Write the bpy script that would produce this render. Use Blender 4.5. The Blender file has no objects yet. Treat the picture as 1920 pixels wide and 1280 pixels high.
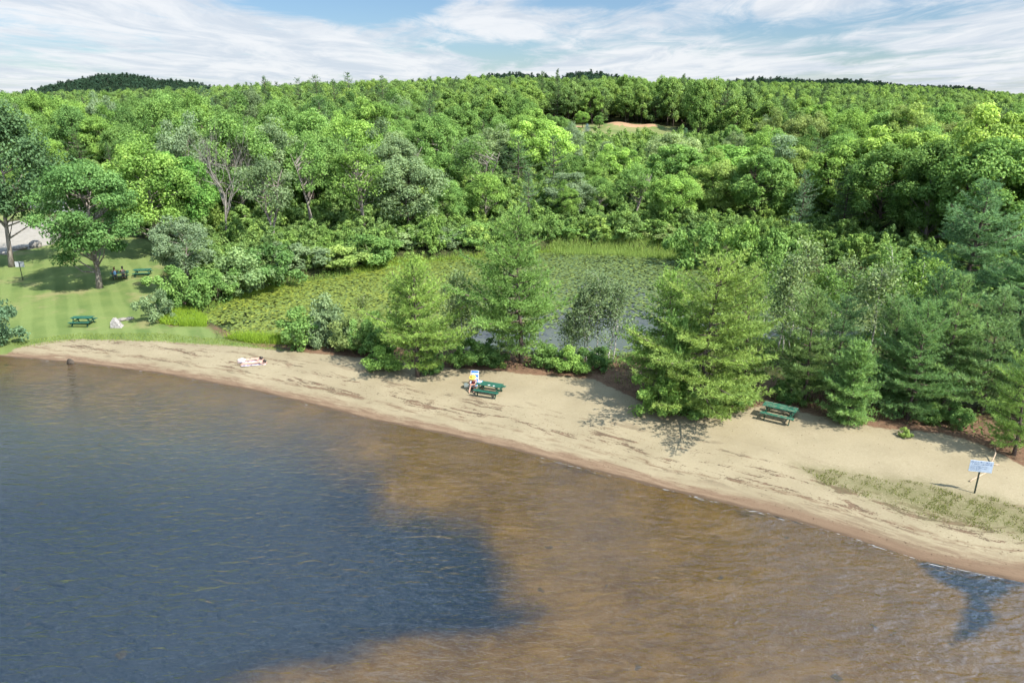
import bpy, math, random
import numpy as np
from mathutils import Vector, Matrix

R = math.radians
scene = bpy.context.scene
COL = scene.collection
RNG = np.random.default_rng(7)
random.seed(7)

# ------------------------------------------------------------------ camera geometry (metres; water level is z = 0)
CAM_H, F, HOR = 20.0, 1330.0, 187.0
P = math.atan((640 - HOR) / F)
SP, CP = math.sin(P), math.cos(P)

def uv(px, py):
    return (px - 960) / F, (py - 640) / F

def gp(px, py, z=0.0):
    u, v = uv(px, py)
    t = (CAM_H - z) / (SP + v * CP)
    return np.array([u * t, t * (CP - v * SP)])

def at(px, py, Y):
    u, v = uv(px, py)
    t = Y / (CP - v * SP)
    return u * t, Y, CAM_H - t * (SP + v * CP)

# ------------------------------------------------------------------ outlines of the place
SHORE = np.array([[-400, 75], [-120, 63], [-60, 57.5]] + [list(gp(*q)) for q in [
    (0, 668), (130, 679), (300, 700), (480, 733), (600, 762), (700, 788), (820, 811), (950, 840), (1090, 876),
    (1250, 918), (1440, 962), (1600, 1008), (1720, 1048), (1920, 1092)]] + [[32, 25.5], [60, 15], [120, -5], [400, -80]])
BACK = np.array([[-400, 79], [-120, 66], [-60, 60.0]] + [list(gp(q[0], q[1], .7)) for q in [
    (5, 652), (30, 640), (80, 632), (150, 627), (300, 633), (420, 640), (530, 651), (620, 660), (700, 668), (830, 684), (930, 692), (1010, 699),
    (1110, 706), (1180, 738), (1250, 772), (1330, 776), (1400, 762), (1440, 757), (1530, 776), (1650, 800), (1750, 806), (1830, 825), (1920, 868)]]
    + [[40, 33], [75, 24], [140, 8], [400, -60]])
POND = np.array([list(gp(q[0], q[1], .3)) for q in [
    (384, 597), (420, 618), (450, 630), (540, 637), (640, 642), (760, 650), (900, 656), (1000, 662), (1100, 672), (1180, 664), (1290, 650), (1400, 645),
    (1540, 645), (1660, 625), (1690, 580), (1600, 545), (1480, 515), (1330, 492), (1250, 482), (1150, 474), (1050, 472),
    (960, 478), (850, 487), (740, 496), (690, 508), (620, 521), (560, 530), (480, 549), (430, 563), (398, 579)]])
LAWN = np.array([list(gp(q[0], q[1], 1.0)) for q in [
    (-500, 690), (-60, 655), (30, 640), (80, 632), (150, 627), (300, 633), (420, 640), (530, 651), (560, 648), (470, 636), (420, 622), (376, 597), (320, 604), (275, 585), (290, 560),
    (296, 520), (320, 490), (275, 458), (190, 448), (130, 456), (100, 468), (0, 478), (-500, 500)]])
LOT = np.array([list(gp(q[0], q[1], 1.6)) for q in [(-300, 478), (0, 474), (60, 466), (105, 456), (118, 440), (112, 418), (95, 408), (60, 412), (0, 420), (-300, 430)]])
ROAD = np.array([list(gp(q[0], q[1], 1.6)) for q in [(112, 420), (118, 404), (60, 394), (30, 388), (60, 382), (120, 385), (190, 395), (180, 408)]])
LAWN2 = np.array([list(gp(q[0], q[1], 1.6)) for q in [(-300, 425), (0, 417), (50, 409), (84, 402), (88, 396), (60, 393), (30, 388), (-100, 396), (-300, 400)]])
GLADE = np.array([list(at(a, 250, d)[:2]) for a, d in [(1010, 225), (1130, 215), (1270, 220), (1300, 250), (1265, 296), (1150, 300), (1010, 296), (990, 250)]])
PATCH = np.array([list(gp(q[0], q[1], .4)) for q in [(1500, 872), (1560, 878), (1640, 892), (1740, 905), (1800, 925), (1860, 930), (1960, 965), (1990, 1030), (1880, 995), (1790, 975), (1740, 965), (1620, 925), (1540, 900)]])
DEEP = np.array([list(gp(*q)) for q in [(-900, 720), (-400, 712), (0, 708), (120, 712), (300, 736), (450, 766), (590, 806), (670, 850), (705, 925), (790, 940), (850, 960), (890, 985), (930, 1030), (960, 1080), (985, 1112),
    (930, 1130), (850, 1142), (740, 1152), (620, 1178), (500, 1205), (380, 1240), (300, 1290), (-100, 1400), (-700, 1400), (-1200, 900)]])
WEED = np.array([list(gp(*q)) for q in [(1700, 1040), (1790, 1068), (1930, 1086), (1890, 1112), (1855, 1120), (1880, 1146), (1850, 1172), (1790, 1192), (1782, 1180), (1812, 1135), (1815, 1108), (1760, 1085)]])

def seg_dist(X, Y, poly, closed):
    pts = np.asarray(poly, float)
    nxt = np.roll(pts, -1, 0) if closed else pts[1:]
    cur = pts if closed else pts[:-1]
    best = np.full(X.shape, 1e18)
    for (ax, ay), (bx, by) in zip(cur, nxt):
        dx, dy = bx - ax, by - ay
        L2 = dx * dx + dy * dy + 1e-12
        t = np.clip(((X - ax) * dx + (Y - ay) * dy) / L2, 0, 1)
        d = (X - ax - t * dx) ** 2 + (Y - ay - t * dy) ** 2
        best = np.minimum(best, d)
    return np.sqrt(best)

def sdf(X, Y, poly):                     # negative inside
    d = seg_dist(X, Y, poly, True)
    pts = np.asarray(poly, float)
    ins = np.zeros(X.shape, bool)
    j = len(pts) - 1
    for i in range(len(pts)):
        xi, yi = pts[i]; xj, yj = pts[j]
        if yi != yj:
            c = ((yi > Y) != (yj > Y)) & (X < (xj - xi) * (Y - yi) / (yj - yi) + xi)
            ins ^= c
        j = i
    return np.where(ins, -d, d)

def line_side(X, Y, line):               # + beyond the line (inland)
    d = seg_dist(X, Y, line, False)
    ys = np.interp(X, line[:, 0], line[:, 1])
    return np.where(Y > ys, d, -d)

def sm(a, b, x):
    t = np.clip((x - a) / (b - a), 0, 1)
    return t * t * (3 - 2 * t)

CREST_PX = [-600, 0, 300, 450, 600, 900, 1200, 1300, 1500, 1700, 1920, 2500]
CREST_H = [8, 9.5, 12, 14.2, 15.8, 18, 18, 18.5, 22, 19.5, 11.5, 8]
CREST_R = [520, 520, 520, 480, 450, 450, 450, 520, 750, 800, 800, 800]

def vnoise(X, Y, s, seed=0):
    a = np.sin(X / s * 1.7 + seed) * np.cos(Y / s * 1.3 - seed * 1.7) + .5 * np.sin((X + Y) / s * 2.9 + seed * 3.1) + .5 * np.cos((X - 1.3 * Y) / s * 3.7 + seed)
    return a / 2

HILLS = []
for px_, ytop_, R_, sx_, sy_ in [(232, 147, 2000, 95, 220), (325, 157, 2100, 110, 250), (1105, 147, 1300, 70, 160), (960, 151, 1300, 110, 160), (1430, 156, 1700, 130, 220), (1560, 160, 1650, 110, 200), (1700, 172, 1600, 160, 200), (1880, 178, 1500, 140, 200)]:
    x_, y_, z_ = at(px_, ytop_, R_)
    HILLS.append((x_, y_, z_ - 16, sx_, sy_))

def height(X, Y):
    X = np.asarray(X, float); Y = np.asarray(Y, float)
    s = line_side(X, Y, SHORE)
    depth = np.minimum(.10 * np.maximum(-s, 0), .9 + .012 * np.maximum(-s, 0))
    depth = np.minimum(depth, 1.6)
    depth = depth + 1.2 * sm(1.0, -3.0, sdf(X, Y, DEEP))
    land = .72 * (1 - np.exp(-np.maximum(s, 0) * .13)) + .03 * np.sin(X * .7 + Y * .3) * sm(1, 4, s)
    land = land + 1.0 * sm(62, 112, Y + .12 * np.abs(X))
    pxx = 960 + 1.056 * X / np.maximum(Y, 40) * F
    hc = np.interp(pxx, CREST_PX, CREST_H); rc = np.interp(pxx, CREST_PX, CREST_R)
    f = np.clip((Y - 112) / (rc - 112), 0, 1)
    land = land + (hc - 1.7) * f ** 1.05 + .8 * f * vnoise(X, Y, 60, 2)
    land = land - 8 * sm(0, 500, Y - rc)
    for hx, hy, hz, sx, sy in HILLS:
        g = hz * np.exp(-((X - hx) / sx) ** 2 / 2 - ((Y - hy) / sy) ** 2 / 2)
        land = np.maximum(land, g + 0 * land)
    pd = sdf(X, Y, POND)
    k = sm(0, 3.0, pd)
    land = np.where(pd > 0, .32 * (1 - k) + land * k, .30 - np.minimum(.9, .4 * -pd))
    h = np.where(s > 0, land, -depth)
    return h

def hz(x, y):
    return float(height(np.array([x]), np.array([y]))[0])

def gpt(px, py):                          # ground point under a pixel of the survey photograph
    z = .6
    for _ in range(8):
        x, y = gp(px, py, z)
        z = hz(x, y)
    return x, y, z

# ------------------------------------------------------------------ object helpers
def link(o):
    COL.objects.link(o); return o

def mesh_np(name, V, Fc, mats, attrs=None, midx=None, smooth=False):
    V = np.asarray(V, np.float32); Fc = np.asarray(Fc, np.int32)
    m = bpy.data.meshes.new(name)
    n, k = Fc.shape
    m.vertices.add(len(V)); m.vertices.foreach_set("co", V.ravel())
    m.loops.add(n * k); m.loops.foreach_set("vertex_index", Fc.ravel())
    m.polygons.add(n)
    m.polygons.foreach_set("loop_start", np.arange(0, n * k, k, dtype=np.int32))
    m.polygons.foreach_set("loop_total", np.full(n, k, np.int32))
    if smooth: m.polygons.foreach_set("use_smooth", np.ones(n, bool))
    for mt in (mats if isinstance(mats, (list, tuple)) else [mats]): m.materials.append(mt)
    if midx is not None: m.polygons.foreach_set("material_index", np.asarray(midx, np.int32))
    for an, (dom, arr) in (attrs or {}).items():
        a = m.attributes.new(an, 'FLOAT', dom); a.data.foreach_set("value", np.asarray(arr, np.float32))
    m.update(calc_edges=True); m.validate()
    return m

class MB:
    def __init__(s): s.v = []; s.f = []
    def add(s, v, f):
        o = len(s.v); s.v += [tuple(q) for q in v]; s.f += [tuple(i + o for i in q) for q in f]
    def box(s, c, d, rot=None):
        x, y, z = [q / 2 for q in d]
        vs = [Vector((a * x, b * y, e * z)) for a in (-1, 1) for b in (-1, 1) for e in (-1, 1)]
        if rot is not None: vs = [rot @ q for q in vs]
        c = Vector(c)
        s.add([c + q for q in vs], [(0, 1, 3, 2), (4, 6, 7, 5), (0, 4, 5, 1), (2, 3, 7, 6), (0, 2, 6, 4), (1, 5, 7, 3)])
    def bar(s, a, b, w, h):                # rectangular bar between two points
        a, b = Vector(a), Vector(b); d = b - a
        q = d.to_track_quat('X', 'Z').to_matrix()
        s.box((a + b) / 2, (d.length, w, h), q)
    def tube(s, pts, rad, n=6, cap=True):
        pts = [Vector(p) for p in pts]; o = len(s.v)
        if not hasattr(rad, '__len__'): rad = [rad] * len(pts)
        for i, p in enumerate(pts):
            d = (pts[min(i + 1, len(pts) - 1)] - pts[max(i - 1, 0)])
            if d.length < 1e-9: d = Vector((0, 0, 1))
            q = d.to_track_quat('Z', 'Y').to_matrix()
            for k in range(n):
                a = 2 * math.pi * k / n
                s.v.append(tuple(p + q @ Vector((math.cos(a) * rad[i], math.sin(a) * rad[i], 0))))
        for i in range(len(pts) - 1):
            for k in range(n):
                k2 = (k + 1) % n
                s.f.append((o + i * n + k, o + i * n + k2, o + (i + 1) * n + k2, o + (i + 1) * n + k))
        if cap:
            s.f.append(tuple(o + k for k in reversed(range(n)))); e = o + (len(pts) - 1) * n
            s.f.append(tuple(e + k for k in range(n)))
    def mesh(s, name, mat, smooth=False):
        m = bpy.data.meshes.new(name); m.from_pydata(s.v, [], s.f); m.materials.append(mat)
        if smooth: m.polygons.foreach_set("use_smooth", [True] * len(m.polygons))
        m.update(); return m
    def build(s, name, mat, parent=None, smooth=False, bevel=0):
        o = link(bpy.data.objects.new(name, s.mesh(name, mat, smooth)))
        if parent: o.parent = parent
        if bevel:
            b = o.modifiers.new('bevel', 'BEVEL'); b.width = bevel; b.segments = 2; b.limit_method = 'ANGLE'
        return o

def tag(o, label=None, cat=None, group=None, kind=None):
    if label: o['label'] = label
    if cat: o['category'] = cat
    if group: o['group'] = group
    if kind: o['kind'] = kind
    return o

def thing(name, loc, rz=0, label=None, cat=None, group=None):
    o = link(bpy.data.objects.new(name, None)); o.empty_display_size = .2
    o.location = loc; o.rotation_euler = (0, 0, rz)
    return tag(o, label, cat, group)

def part(name, mesh, parent):
    o = link(bpy.data.objects.new(name, mesh)); o.parent = parent; return o

# ------------------------------------------------------------------ materials
class NT:
    def __init__(s, name):
        s.m = bpy.data.materials.new(name); s.m.use_nodes = True
        s.t = s.m.node_tree; s.t.nodes.clear()
        s.out = s.t.nodes.new('ShaderNodeOutputMaterial')
    def n(s, typ, **kw):
        nd = s.t.nodes.new(typ)
        for k, v in kw.items():
            if k == 'i':
                for a, b in v.items(): s.set(nd.inputs[a], b)
            else: setattr(nd, k, v)
        return nd
    def set(s, inp, b):
        if isinstance(b, bpy.types.NodeSocket): s.t.links.new(b, inp)
        else:
            if isinstance(b, tuple) and len(b) == 3 and inp.type == 'RGBA': b = (*b, 1)
            inp.default_value = b
    def math(s, op, a, b=0.0, c=0.0, clamp=False):
        nd = s.n('ShaderNodeMath', operation=op, use_clamp=clamp)
        s.set(nd.inputs[0], a); s.set(nd.inputs[1], b); s.set(nd.inputs[2], c)
        return nd.outputs[0]
    def step(s, x, a, b, lo=0.0, hi=1.0):
        nd = s.n('ShaderNodeMapRange', interpolation_type='SMOOTHSTEP')
        for i, q in enumerate([x, a, b, lo, hi]): s.set(nd.inputs[i], q)
        return nd.outputs[0]
    def mix(s, f, a, b, mode='MIX'):
        nd = s.n('ShaderNodeMix', data_type='RGBA', blend_type=mode)
        s.set(nd.inputs[0], f); s.set(nd.inputs[6], a); s.set(nd.inputs[7], b)
        return nd.outputs[2]
    def noise(s, vec, scale, detail=3, rough=.55, out=0, dist=0.0):
        nd = s.n('ShaderNodeTexNoise', i={'Scale': scale, 'Detail': detail, 'Roughness': rough, 'Distortion': dist})
        if vec is not None: s.set(nd.inputs['Vector'], vec)
        return nd.outputs[out]
    def attr(s, name):
        return s.n('ShaderNodeAttribute', attribute_name=name).outputs['Fac']
    def pos(s):
        return s.n('ShaderNodeNewGeometry').outputs['Position']
    def map(s, vec, scale=(1, 1, 1), rot=(0, 0, 0), loc=(0, 0, 0)):
        return s.n('ShaderNodeMapping', i={'Vector': vec, 'Scale': scale, 'Rotation': rot, 'Location': loc}).outputs[0]
    def bump(s, h, strength, dist):
        return s.n('ShaderNodeBump', i={'Height': h, 'Strength': strength, 'Distance': dist}).outputs[0]
    def pbsdf(s, color, rough=.8, spec=.3, normal=None, **kw):
        nd = s.n('ShaderNodeBsdfPrincipled')
        s.set(nd.inputs['Base Color'], color); s.set(nd.inputs['Roughness'], rough); s.set(nd.inputs['Specular IOR Level'], spec)
        if normal is not None: s.set(nd.inputs['Normal'], normal)
        for k, v in kw.items(): s.set(nd.inputs[k], v)
        return nd.outputs[0]
    def done(s, sh):
        s.t.links.new(sh, s.out.inputs['Surface']); return s.m

def simple(name, col, rough=.6, spec=.4, var=.25, scale=6.0, bump=.0, metal=0.0):
    t = NT(name)
    tc = t.n('ShaderNodeTexCoord').outputs['Object']
    n = t.noise(tc, scale, 4)
    f = t.step(n, .3, .7)
    c = t.mix(f, tuple(q * (1 - var) for q in col), tuple(min(1, q * (1 + var)) for q in col))
    nor = t.bump(n, bump, .02) if bump else None
    return t.done(t.pbsdf(c, rough, spec, nor, Metallic=metal))

def leaf_mat(name, trans=.35, pale=0.0, gloss=.06, rnd=False, palette=None, lum=(.62, 1.35)):
    t = NT(name)
    if palette:
        oi = t.n('ShaderNodeObjectInfo')
        r = t.n('ShaderNodeValToRGB'); cr = r.color_ramp; cr.interpolation = 'LINEAR'
        while len(cr.elements) < len(palette): cr.elements.new(.5)
        for i, c in enumerate(palette):
            cr.elements[i].position = i / (len(palette) - 1); cr.elements[i].color = (*c, 1)
        t.set(r.inputs[0], oi.outputs['Random']); base = r.outputs[0]
    else:
        base = t.n('ShaderNodeObjectInfo').outputs['Color']
    v = t.attr('leafvar')
    k = t.n('ShaderNodeMapRange', i={0: v, 3: lum[0], 4: lum[1]}).outputs[0]
    hs = t.n('ShaderNodeHueSaturation', i={'Hue': t.n('ShaderNodeMapRange', i={0: v, 3: .512, 4: .487}).outputs[0], 'Saturation': 1.0, 'Value': k, 'Color': base}).outputs[0]
    col = hs
    if pale:
        bf = t.n('ShaderNodeNewGeometry').outputs['Backfacing']
        col = t.mix(t.math('MULTIPLY', bf, pale), hs, (.20, .26, .16))
    d = t.n('ShaderNodeBsdfDiffuse', i={'Color': col}).outputs[0]
    tcol = t.mix(1.0, col, (1.12, 1.1, .72), 'MULTIPLY')
    tr = t.n('ShaderNodeBsdfTranslucent', i={'Color': tcol}).outputs[0]
    m1 = t.n('ShaderNodeMixShader', i={0: trans, 1: d, 2: tr}).outputs[0]
    if not gloss: return t.done(m1)
    g = t.n('ShaderNodeBsdfGlossy', i={'Roughness': .42, 'Color': (1, 1, 1)}).outputs[0]
    return t.done(t.n('ShaderNodeMixShader', i={0: gloss, 1: m1, 2: g}).outputs[0])

M = {}
M['leaf'] = leaf_mat('broad_leaves', .40, 0, .0)
M['silver_leaf'] = leaf_mat('silvery_leaves', .38, .28, .0)
M['needle'] = leaf_mat('pine_needles', .32, 0, .0, lum=(.6, 1.45))
PAL_D = [(.068, .115, .032), (.095, .150, .038), (.078, .128, .040), (.118, .172, .044), (.062, .102, .034), (.100, .150, .050), (.086, .140, .034)]
PAL_P = [(.048, .080, .032), (.060, .095, .038), (.042, .070, .032), (.070, .105, .040)]
PAL_D = [tuple(q * 2.2 for q in c) for c in PAL_D]; PAL_P = [tuple(q * 2.2 for q in c) for c in PAL_P]
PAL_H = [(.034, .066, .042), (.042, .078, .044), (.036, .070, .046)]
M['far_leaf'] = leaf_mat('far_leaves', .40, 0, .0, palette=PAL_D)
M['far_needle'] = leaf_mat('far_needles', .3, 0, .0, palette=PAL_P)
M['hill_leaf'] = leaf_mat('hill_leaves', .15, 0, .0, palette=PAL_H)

def bark(name, a, b, scale, stretch=(1, 1, .25)):
    t = NT(name)
    tc = t.map(t.n('ShaderNodeTexCoord').outputs['Object'], stretch)
    n = t.noise(tc, scale, 5, .65)
    return t.done(t.pbsdf(t.mix(t.step(n, .35, .65), a, b), .9, .15, t.bump(n, .6, .03)))
M['bark'] = bark('brown_bark', (.045, .035, .028), (.13, .105, .085), 9)
M['grey_bark'] = bark('grey_bark', (.12, .10, .085), (.28, .25, .22), 7)
M['bare_bark'] = bark('bare_grey_wood', (.13, .12, .105), (.24, .225, .20), 8)
M['white_bark'] = bark('white_birch_bark', (.10, .09, .08), (.62, .60, .55), 6, (.6, .6, 3.0))
M['pine_bark'] = bark('pine_bark', (.06, .045, .038), (.15, .12, .10), 8)

# ------------------------------------------------------------------ ground
def ground_mat():
    t = NT('ground_cover')
    pos = t.pos()
    s, along, b = t.attr('shore'), t.attr('along'), t.attr('back')
    pd, lawn, lot, road, lawn2, glade, patch, deep, weed, dirt = [t.attr(q) for q in ('pond', 'lawn', 'lot', 'road', 'lawn_far', 'glade', 'patch', 'deep', 'weed', 'dirt')]
    n1 = t.noise(pos, .35, 4); n2 = t.noise(pos, 1.6, 4, .6); n3 = t.noise(pos, 9, 3, .6); n4 = t.noise(pos, .09, 3)
    jit = t.math('MULTIPLY', t.math('SUBTRACT', n2, .5), 1.6)
    jit2 = t.math('MULTIPLY', t.math('SUBTRACT', n1, .5), 2.0)
    comb = t.n('ShaderNodeCombineXYZ', i={0: t.math('MULTIPLY', along, .22), 1: t.math('MULTIPLY', s, 1.1), 2: 0.0}).outputs[0]
    w1 = t.noise(comb, 1.0, 6, .68, dist=.6)
    comb2 = t.n('ShaderNodeCombineXYZ', i={0: t.math('MULTIPLY', along, .5), 1: t.math('MULTIPLY', s, 2.4), 2: 3.0}).outputs[0]
    w2 = t.noise(comb2, 1.6, 5, .7)
    # dry sand
    sand = t.mix(t.step(n1, .3, .7), (.212, .181, .118), (.250, .215, .142))
    sand = t.mix(t.step(n3, .35, .75), t.mix(1.0, sand, (.90, .89, .87), 'MULTIPLY'), sand)
    spk = t.noise(pos, 26, 2, .7)
    sand = t.mix(t.math('MULTIPLY', t.step(spk, .63, .72), .6), sand, (.16, .11, .07))
    foot = t.noise(pos, 3.4, 3, .6)
    sand = t.mix(t.math('MULTIPLY', t.step(foot, .60, .72), .22), sand, (.158, .128, .083))
    # wrack lines of leaf litter along the beach
    band = t.math('MULTIPLY', t.step(s, .9, 2.6), t.step(s, 7.6, 3.8))
    wr = t.math('MULTIPLY', t.step(t.math('ADD', w1, t.math('ADD', t.math('MULTIPLY', t.math('SUBTRACT', w2, .5), .55), t.math('MULTIPLY', t.math('SUBTRACT', n3, .5), .30))), .555, .60), band)
    wrc = t.mix(t.step(n2, .35, .65), (.060, .042, .028), (.112, .070, .046))
    sand = t.mix(t.math('MULTIPLY', wr, .88), sand, wrc)
    line = t.math('MULTIPLY', t.step(t.math('ABSOLUTE', t.math('SUBTRACT', t.math('ADD', s, t.math('MULTIPLY', t.math('SUBTRACT', n1, .5), 1.8)), 2.1)), .28, .06), t.step(w2, .42, .6))
    sand = t.mix(t.math('MULTIPLY', line, .7), sand, (.12, .080, .050))
    # reddish wet band by the water
    wet = t.step(t.math('ADD', s, t.math('ADD', t.math('MULTIPLY', t.math('SUBTRACT', w1, .5), 2.6), t.math('MULTIPLY', t.math('SUBTRACT', w2, .5), 1.6))), 1.5, .55)
    wetc = t.mix(t.step(w2, .35, .65), (.105, .062, .040), (.152, .100, .066))
    sand = t.mix(t.math('MULTIPLY', wet, .8), sand, wetc)
    soak = t.step(t.math('ADD', s, t.math('MULTIPLY', t.math('SUBTRACT', w2, .5), .4)), .34, .10)
    sand = t.mix(soak, sand, (.075, .052, .034))
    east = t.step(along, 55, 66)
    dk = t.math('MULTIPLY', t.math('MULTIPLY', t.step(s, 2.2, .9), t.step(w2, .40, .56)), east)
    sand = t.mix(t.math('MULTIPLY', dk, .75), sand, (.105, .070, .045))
    # thin grass on the sand
    pg = t.math('MULTIPLY', t.step(t.math('ADD', t.math('ADD', patch, jit), t.math('MULTIPLY', t.math('SUBTRACT', n3, .5), 2.2)), 1.0, -1.2), t.step(n3, .22, .52))
    sand = t.mix(t.math('MULTIPLY', pg, .85), sand, t.mix(n2, (.105, .088, .045), (.095, .105, .038)))
    # lawn
    pr = t.map(pos, (1, 1, 1), (0, 0, R(-32)))
    stripe = t.n('ShaderNodeTexWave', wave_type='BANDS', bands_direction='X', i={'Vector': pr, 'Scale': .16, 'Distortion': 1.2, 'Detail': 2.0, 'Detail Scale': 1.0}).outputs['Fac']
    g1 = t.mix(t.step(n1, .3, .7), (.078, .118, .034), (.120, .155, .048))
    g1 = t.mix(t.math('MULTIPLY', t.step(stripe, .3, .8), .55), g1, (.138, .178, .058))
    g1 = t.mix(t.math('MULTIPLY', t.step(n3, .45, .75), .5), g1, (.058, .096, .022))
    g1 = t.mix(t.math('MULTIPLY', t.step(t.noise(pos, .20, 6, .7), .52, .68), .75), g1, (.185, .168, .080))
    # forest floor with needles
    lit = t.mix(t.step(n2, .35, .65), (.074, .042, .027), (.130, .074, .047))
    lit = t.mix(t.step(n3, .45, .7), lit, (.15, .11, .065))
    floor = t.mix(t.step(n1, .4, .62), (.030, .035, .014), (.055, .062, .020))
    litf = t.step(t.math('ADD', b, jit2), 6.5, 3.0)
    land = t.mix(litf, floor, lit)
    gv = t.mix(t.step(n2, .3, .7), (.21, .195, .168), (.262, .244, .212))
    rv = t.mix(t.step(n2, .3, .7), (.13, .13, .135), (.17, .168, .168))
    land = t.mix(t.step(t.math('ADD', lawn, jit), .6, -.25), land, g1)
    land = t.mix(t.step(t.math('ADD', lawn2, t.math('MULTIPLY', jit, .7)), .5, -.5), land, g1)
    land = t.mix(t.step(t.math('ADD', lot, jit), .4, -.5), land, gv)
    land = t.mix(t.step(t.math('ADD', road, t.math('MULTIPLY', jit, .5)), .3, -.3), land, rv)
    gl = t.mix(t.step(t.noise(pos, .08, 3), .4, .6), (.10, .135, .040), (.15, .16, .062))
    gl = t.mix(t.step(t.math('ADD', dirt, t.math('MULTIPLY', jit2, .8)), .45, .65), gl, t.mix(n1, (.25, .145, .08), (.29, .19, .115)))
    land = t.mix(t.step(t.math('ADD', glade, t.math('MULTIPLY', jit2, 1.5)), 1, -2), land, gl)
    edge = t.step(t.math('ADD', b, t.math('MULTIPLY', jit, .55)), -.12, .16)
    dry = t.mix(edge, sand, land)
    # lake bed
    bp = t.map(pos, (.55, 1.5, 1), (0, 0, R(24)))
    rip = t.noise(bp, 1.5, 4, .6, dist=.8)
    bed = t.mix(t.step(n1, .36, .66), (.080, .055, .022), (.116, .081, .033))
    bed = t.mix(t.step(rip, .42, .62), bed, t.mix(1.0, bed, (.74, .72, .70), 'MULTIPLY'))
    bed = t.mix(t.math('MULTIPLY', t.step(n4, .42, .6), .5), bed, (.072, .056, .040))
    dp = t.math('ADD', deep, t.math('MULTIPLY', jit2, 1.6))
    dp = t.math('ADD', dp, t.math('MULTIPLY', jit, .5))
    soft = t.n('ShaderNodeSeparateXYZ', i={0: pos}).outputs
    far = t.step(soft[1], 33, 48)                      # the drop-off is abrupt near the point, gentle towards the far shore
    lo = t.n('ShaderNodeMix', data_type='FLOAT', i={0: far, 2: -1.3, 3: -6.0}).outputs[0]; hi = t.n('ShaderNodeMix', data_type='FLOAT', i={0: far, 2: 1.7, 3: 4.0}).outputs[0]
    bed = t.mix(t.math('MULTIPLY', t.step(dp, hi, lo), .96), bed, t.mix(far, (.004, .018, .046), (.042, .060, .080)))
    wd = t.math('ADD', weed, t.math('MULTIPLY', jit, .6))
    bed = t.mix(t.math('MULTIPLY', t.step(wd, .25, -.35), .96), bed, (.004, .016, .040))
    spot = t.math('MULTIPLY', t.step(t.noise(pos, 1.1, 2, .5), .71, .75), .8)
    bed = t.mix(spot, bed, (.03, .03, .026))
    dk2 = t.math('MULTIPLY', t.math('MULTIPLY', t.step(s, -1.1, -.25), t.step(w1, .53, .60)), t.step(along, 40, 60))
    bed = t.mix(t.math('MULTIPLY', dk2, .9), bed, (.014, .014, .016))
    col = t.mix(t.step(s, -.06, .04), bed, dry)
    col = t.mix(t.step(pd, .25, -.35), col, t.mix(n2, (.050, .064, .046), (.085, .098, .070)))
    bh = t.math('ADD', t.math('MULTIPLY', foot, .7), t.math('MULTIPLY', n3, .5))
    return t.done(t.pbsdf(col, .92, .12, t.bump(bh, .40, .06)))

M['ground'] = ground_mat()

def spaced(lo, hi, dense, grow, cap):
    a = list(np.arange(lo, hi + 1e-6, dense)); st = dense; x = a[-1]; up = []
    while x < cap[1]:
        st = min(st * grow, 120); x += st; up.append(x)
    st = dense; x = lo; dn = []
    while x > cap[0]:
        st = min(st * grow, 120); x -= st; dn.append(x)
    return np.array(dn[::-1] + a + up)

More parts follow.
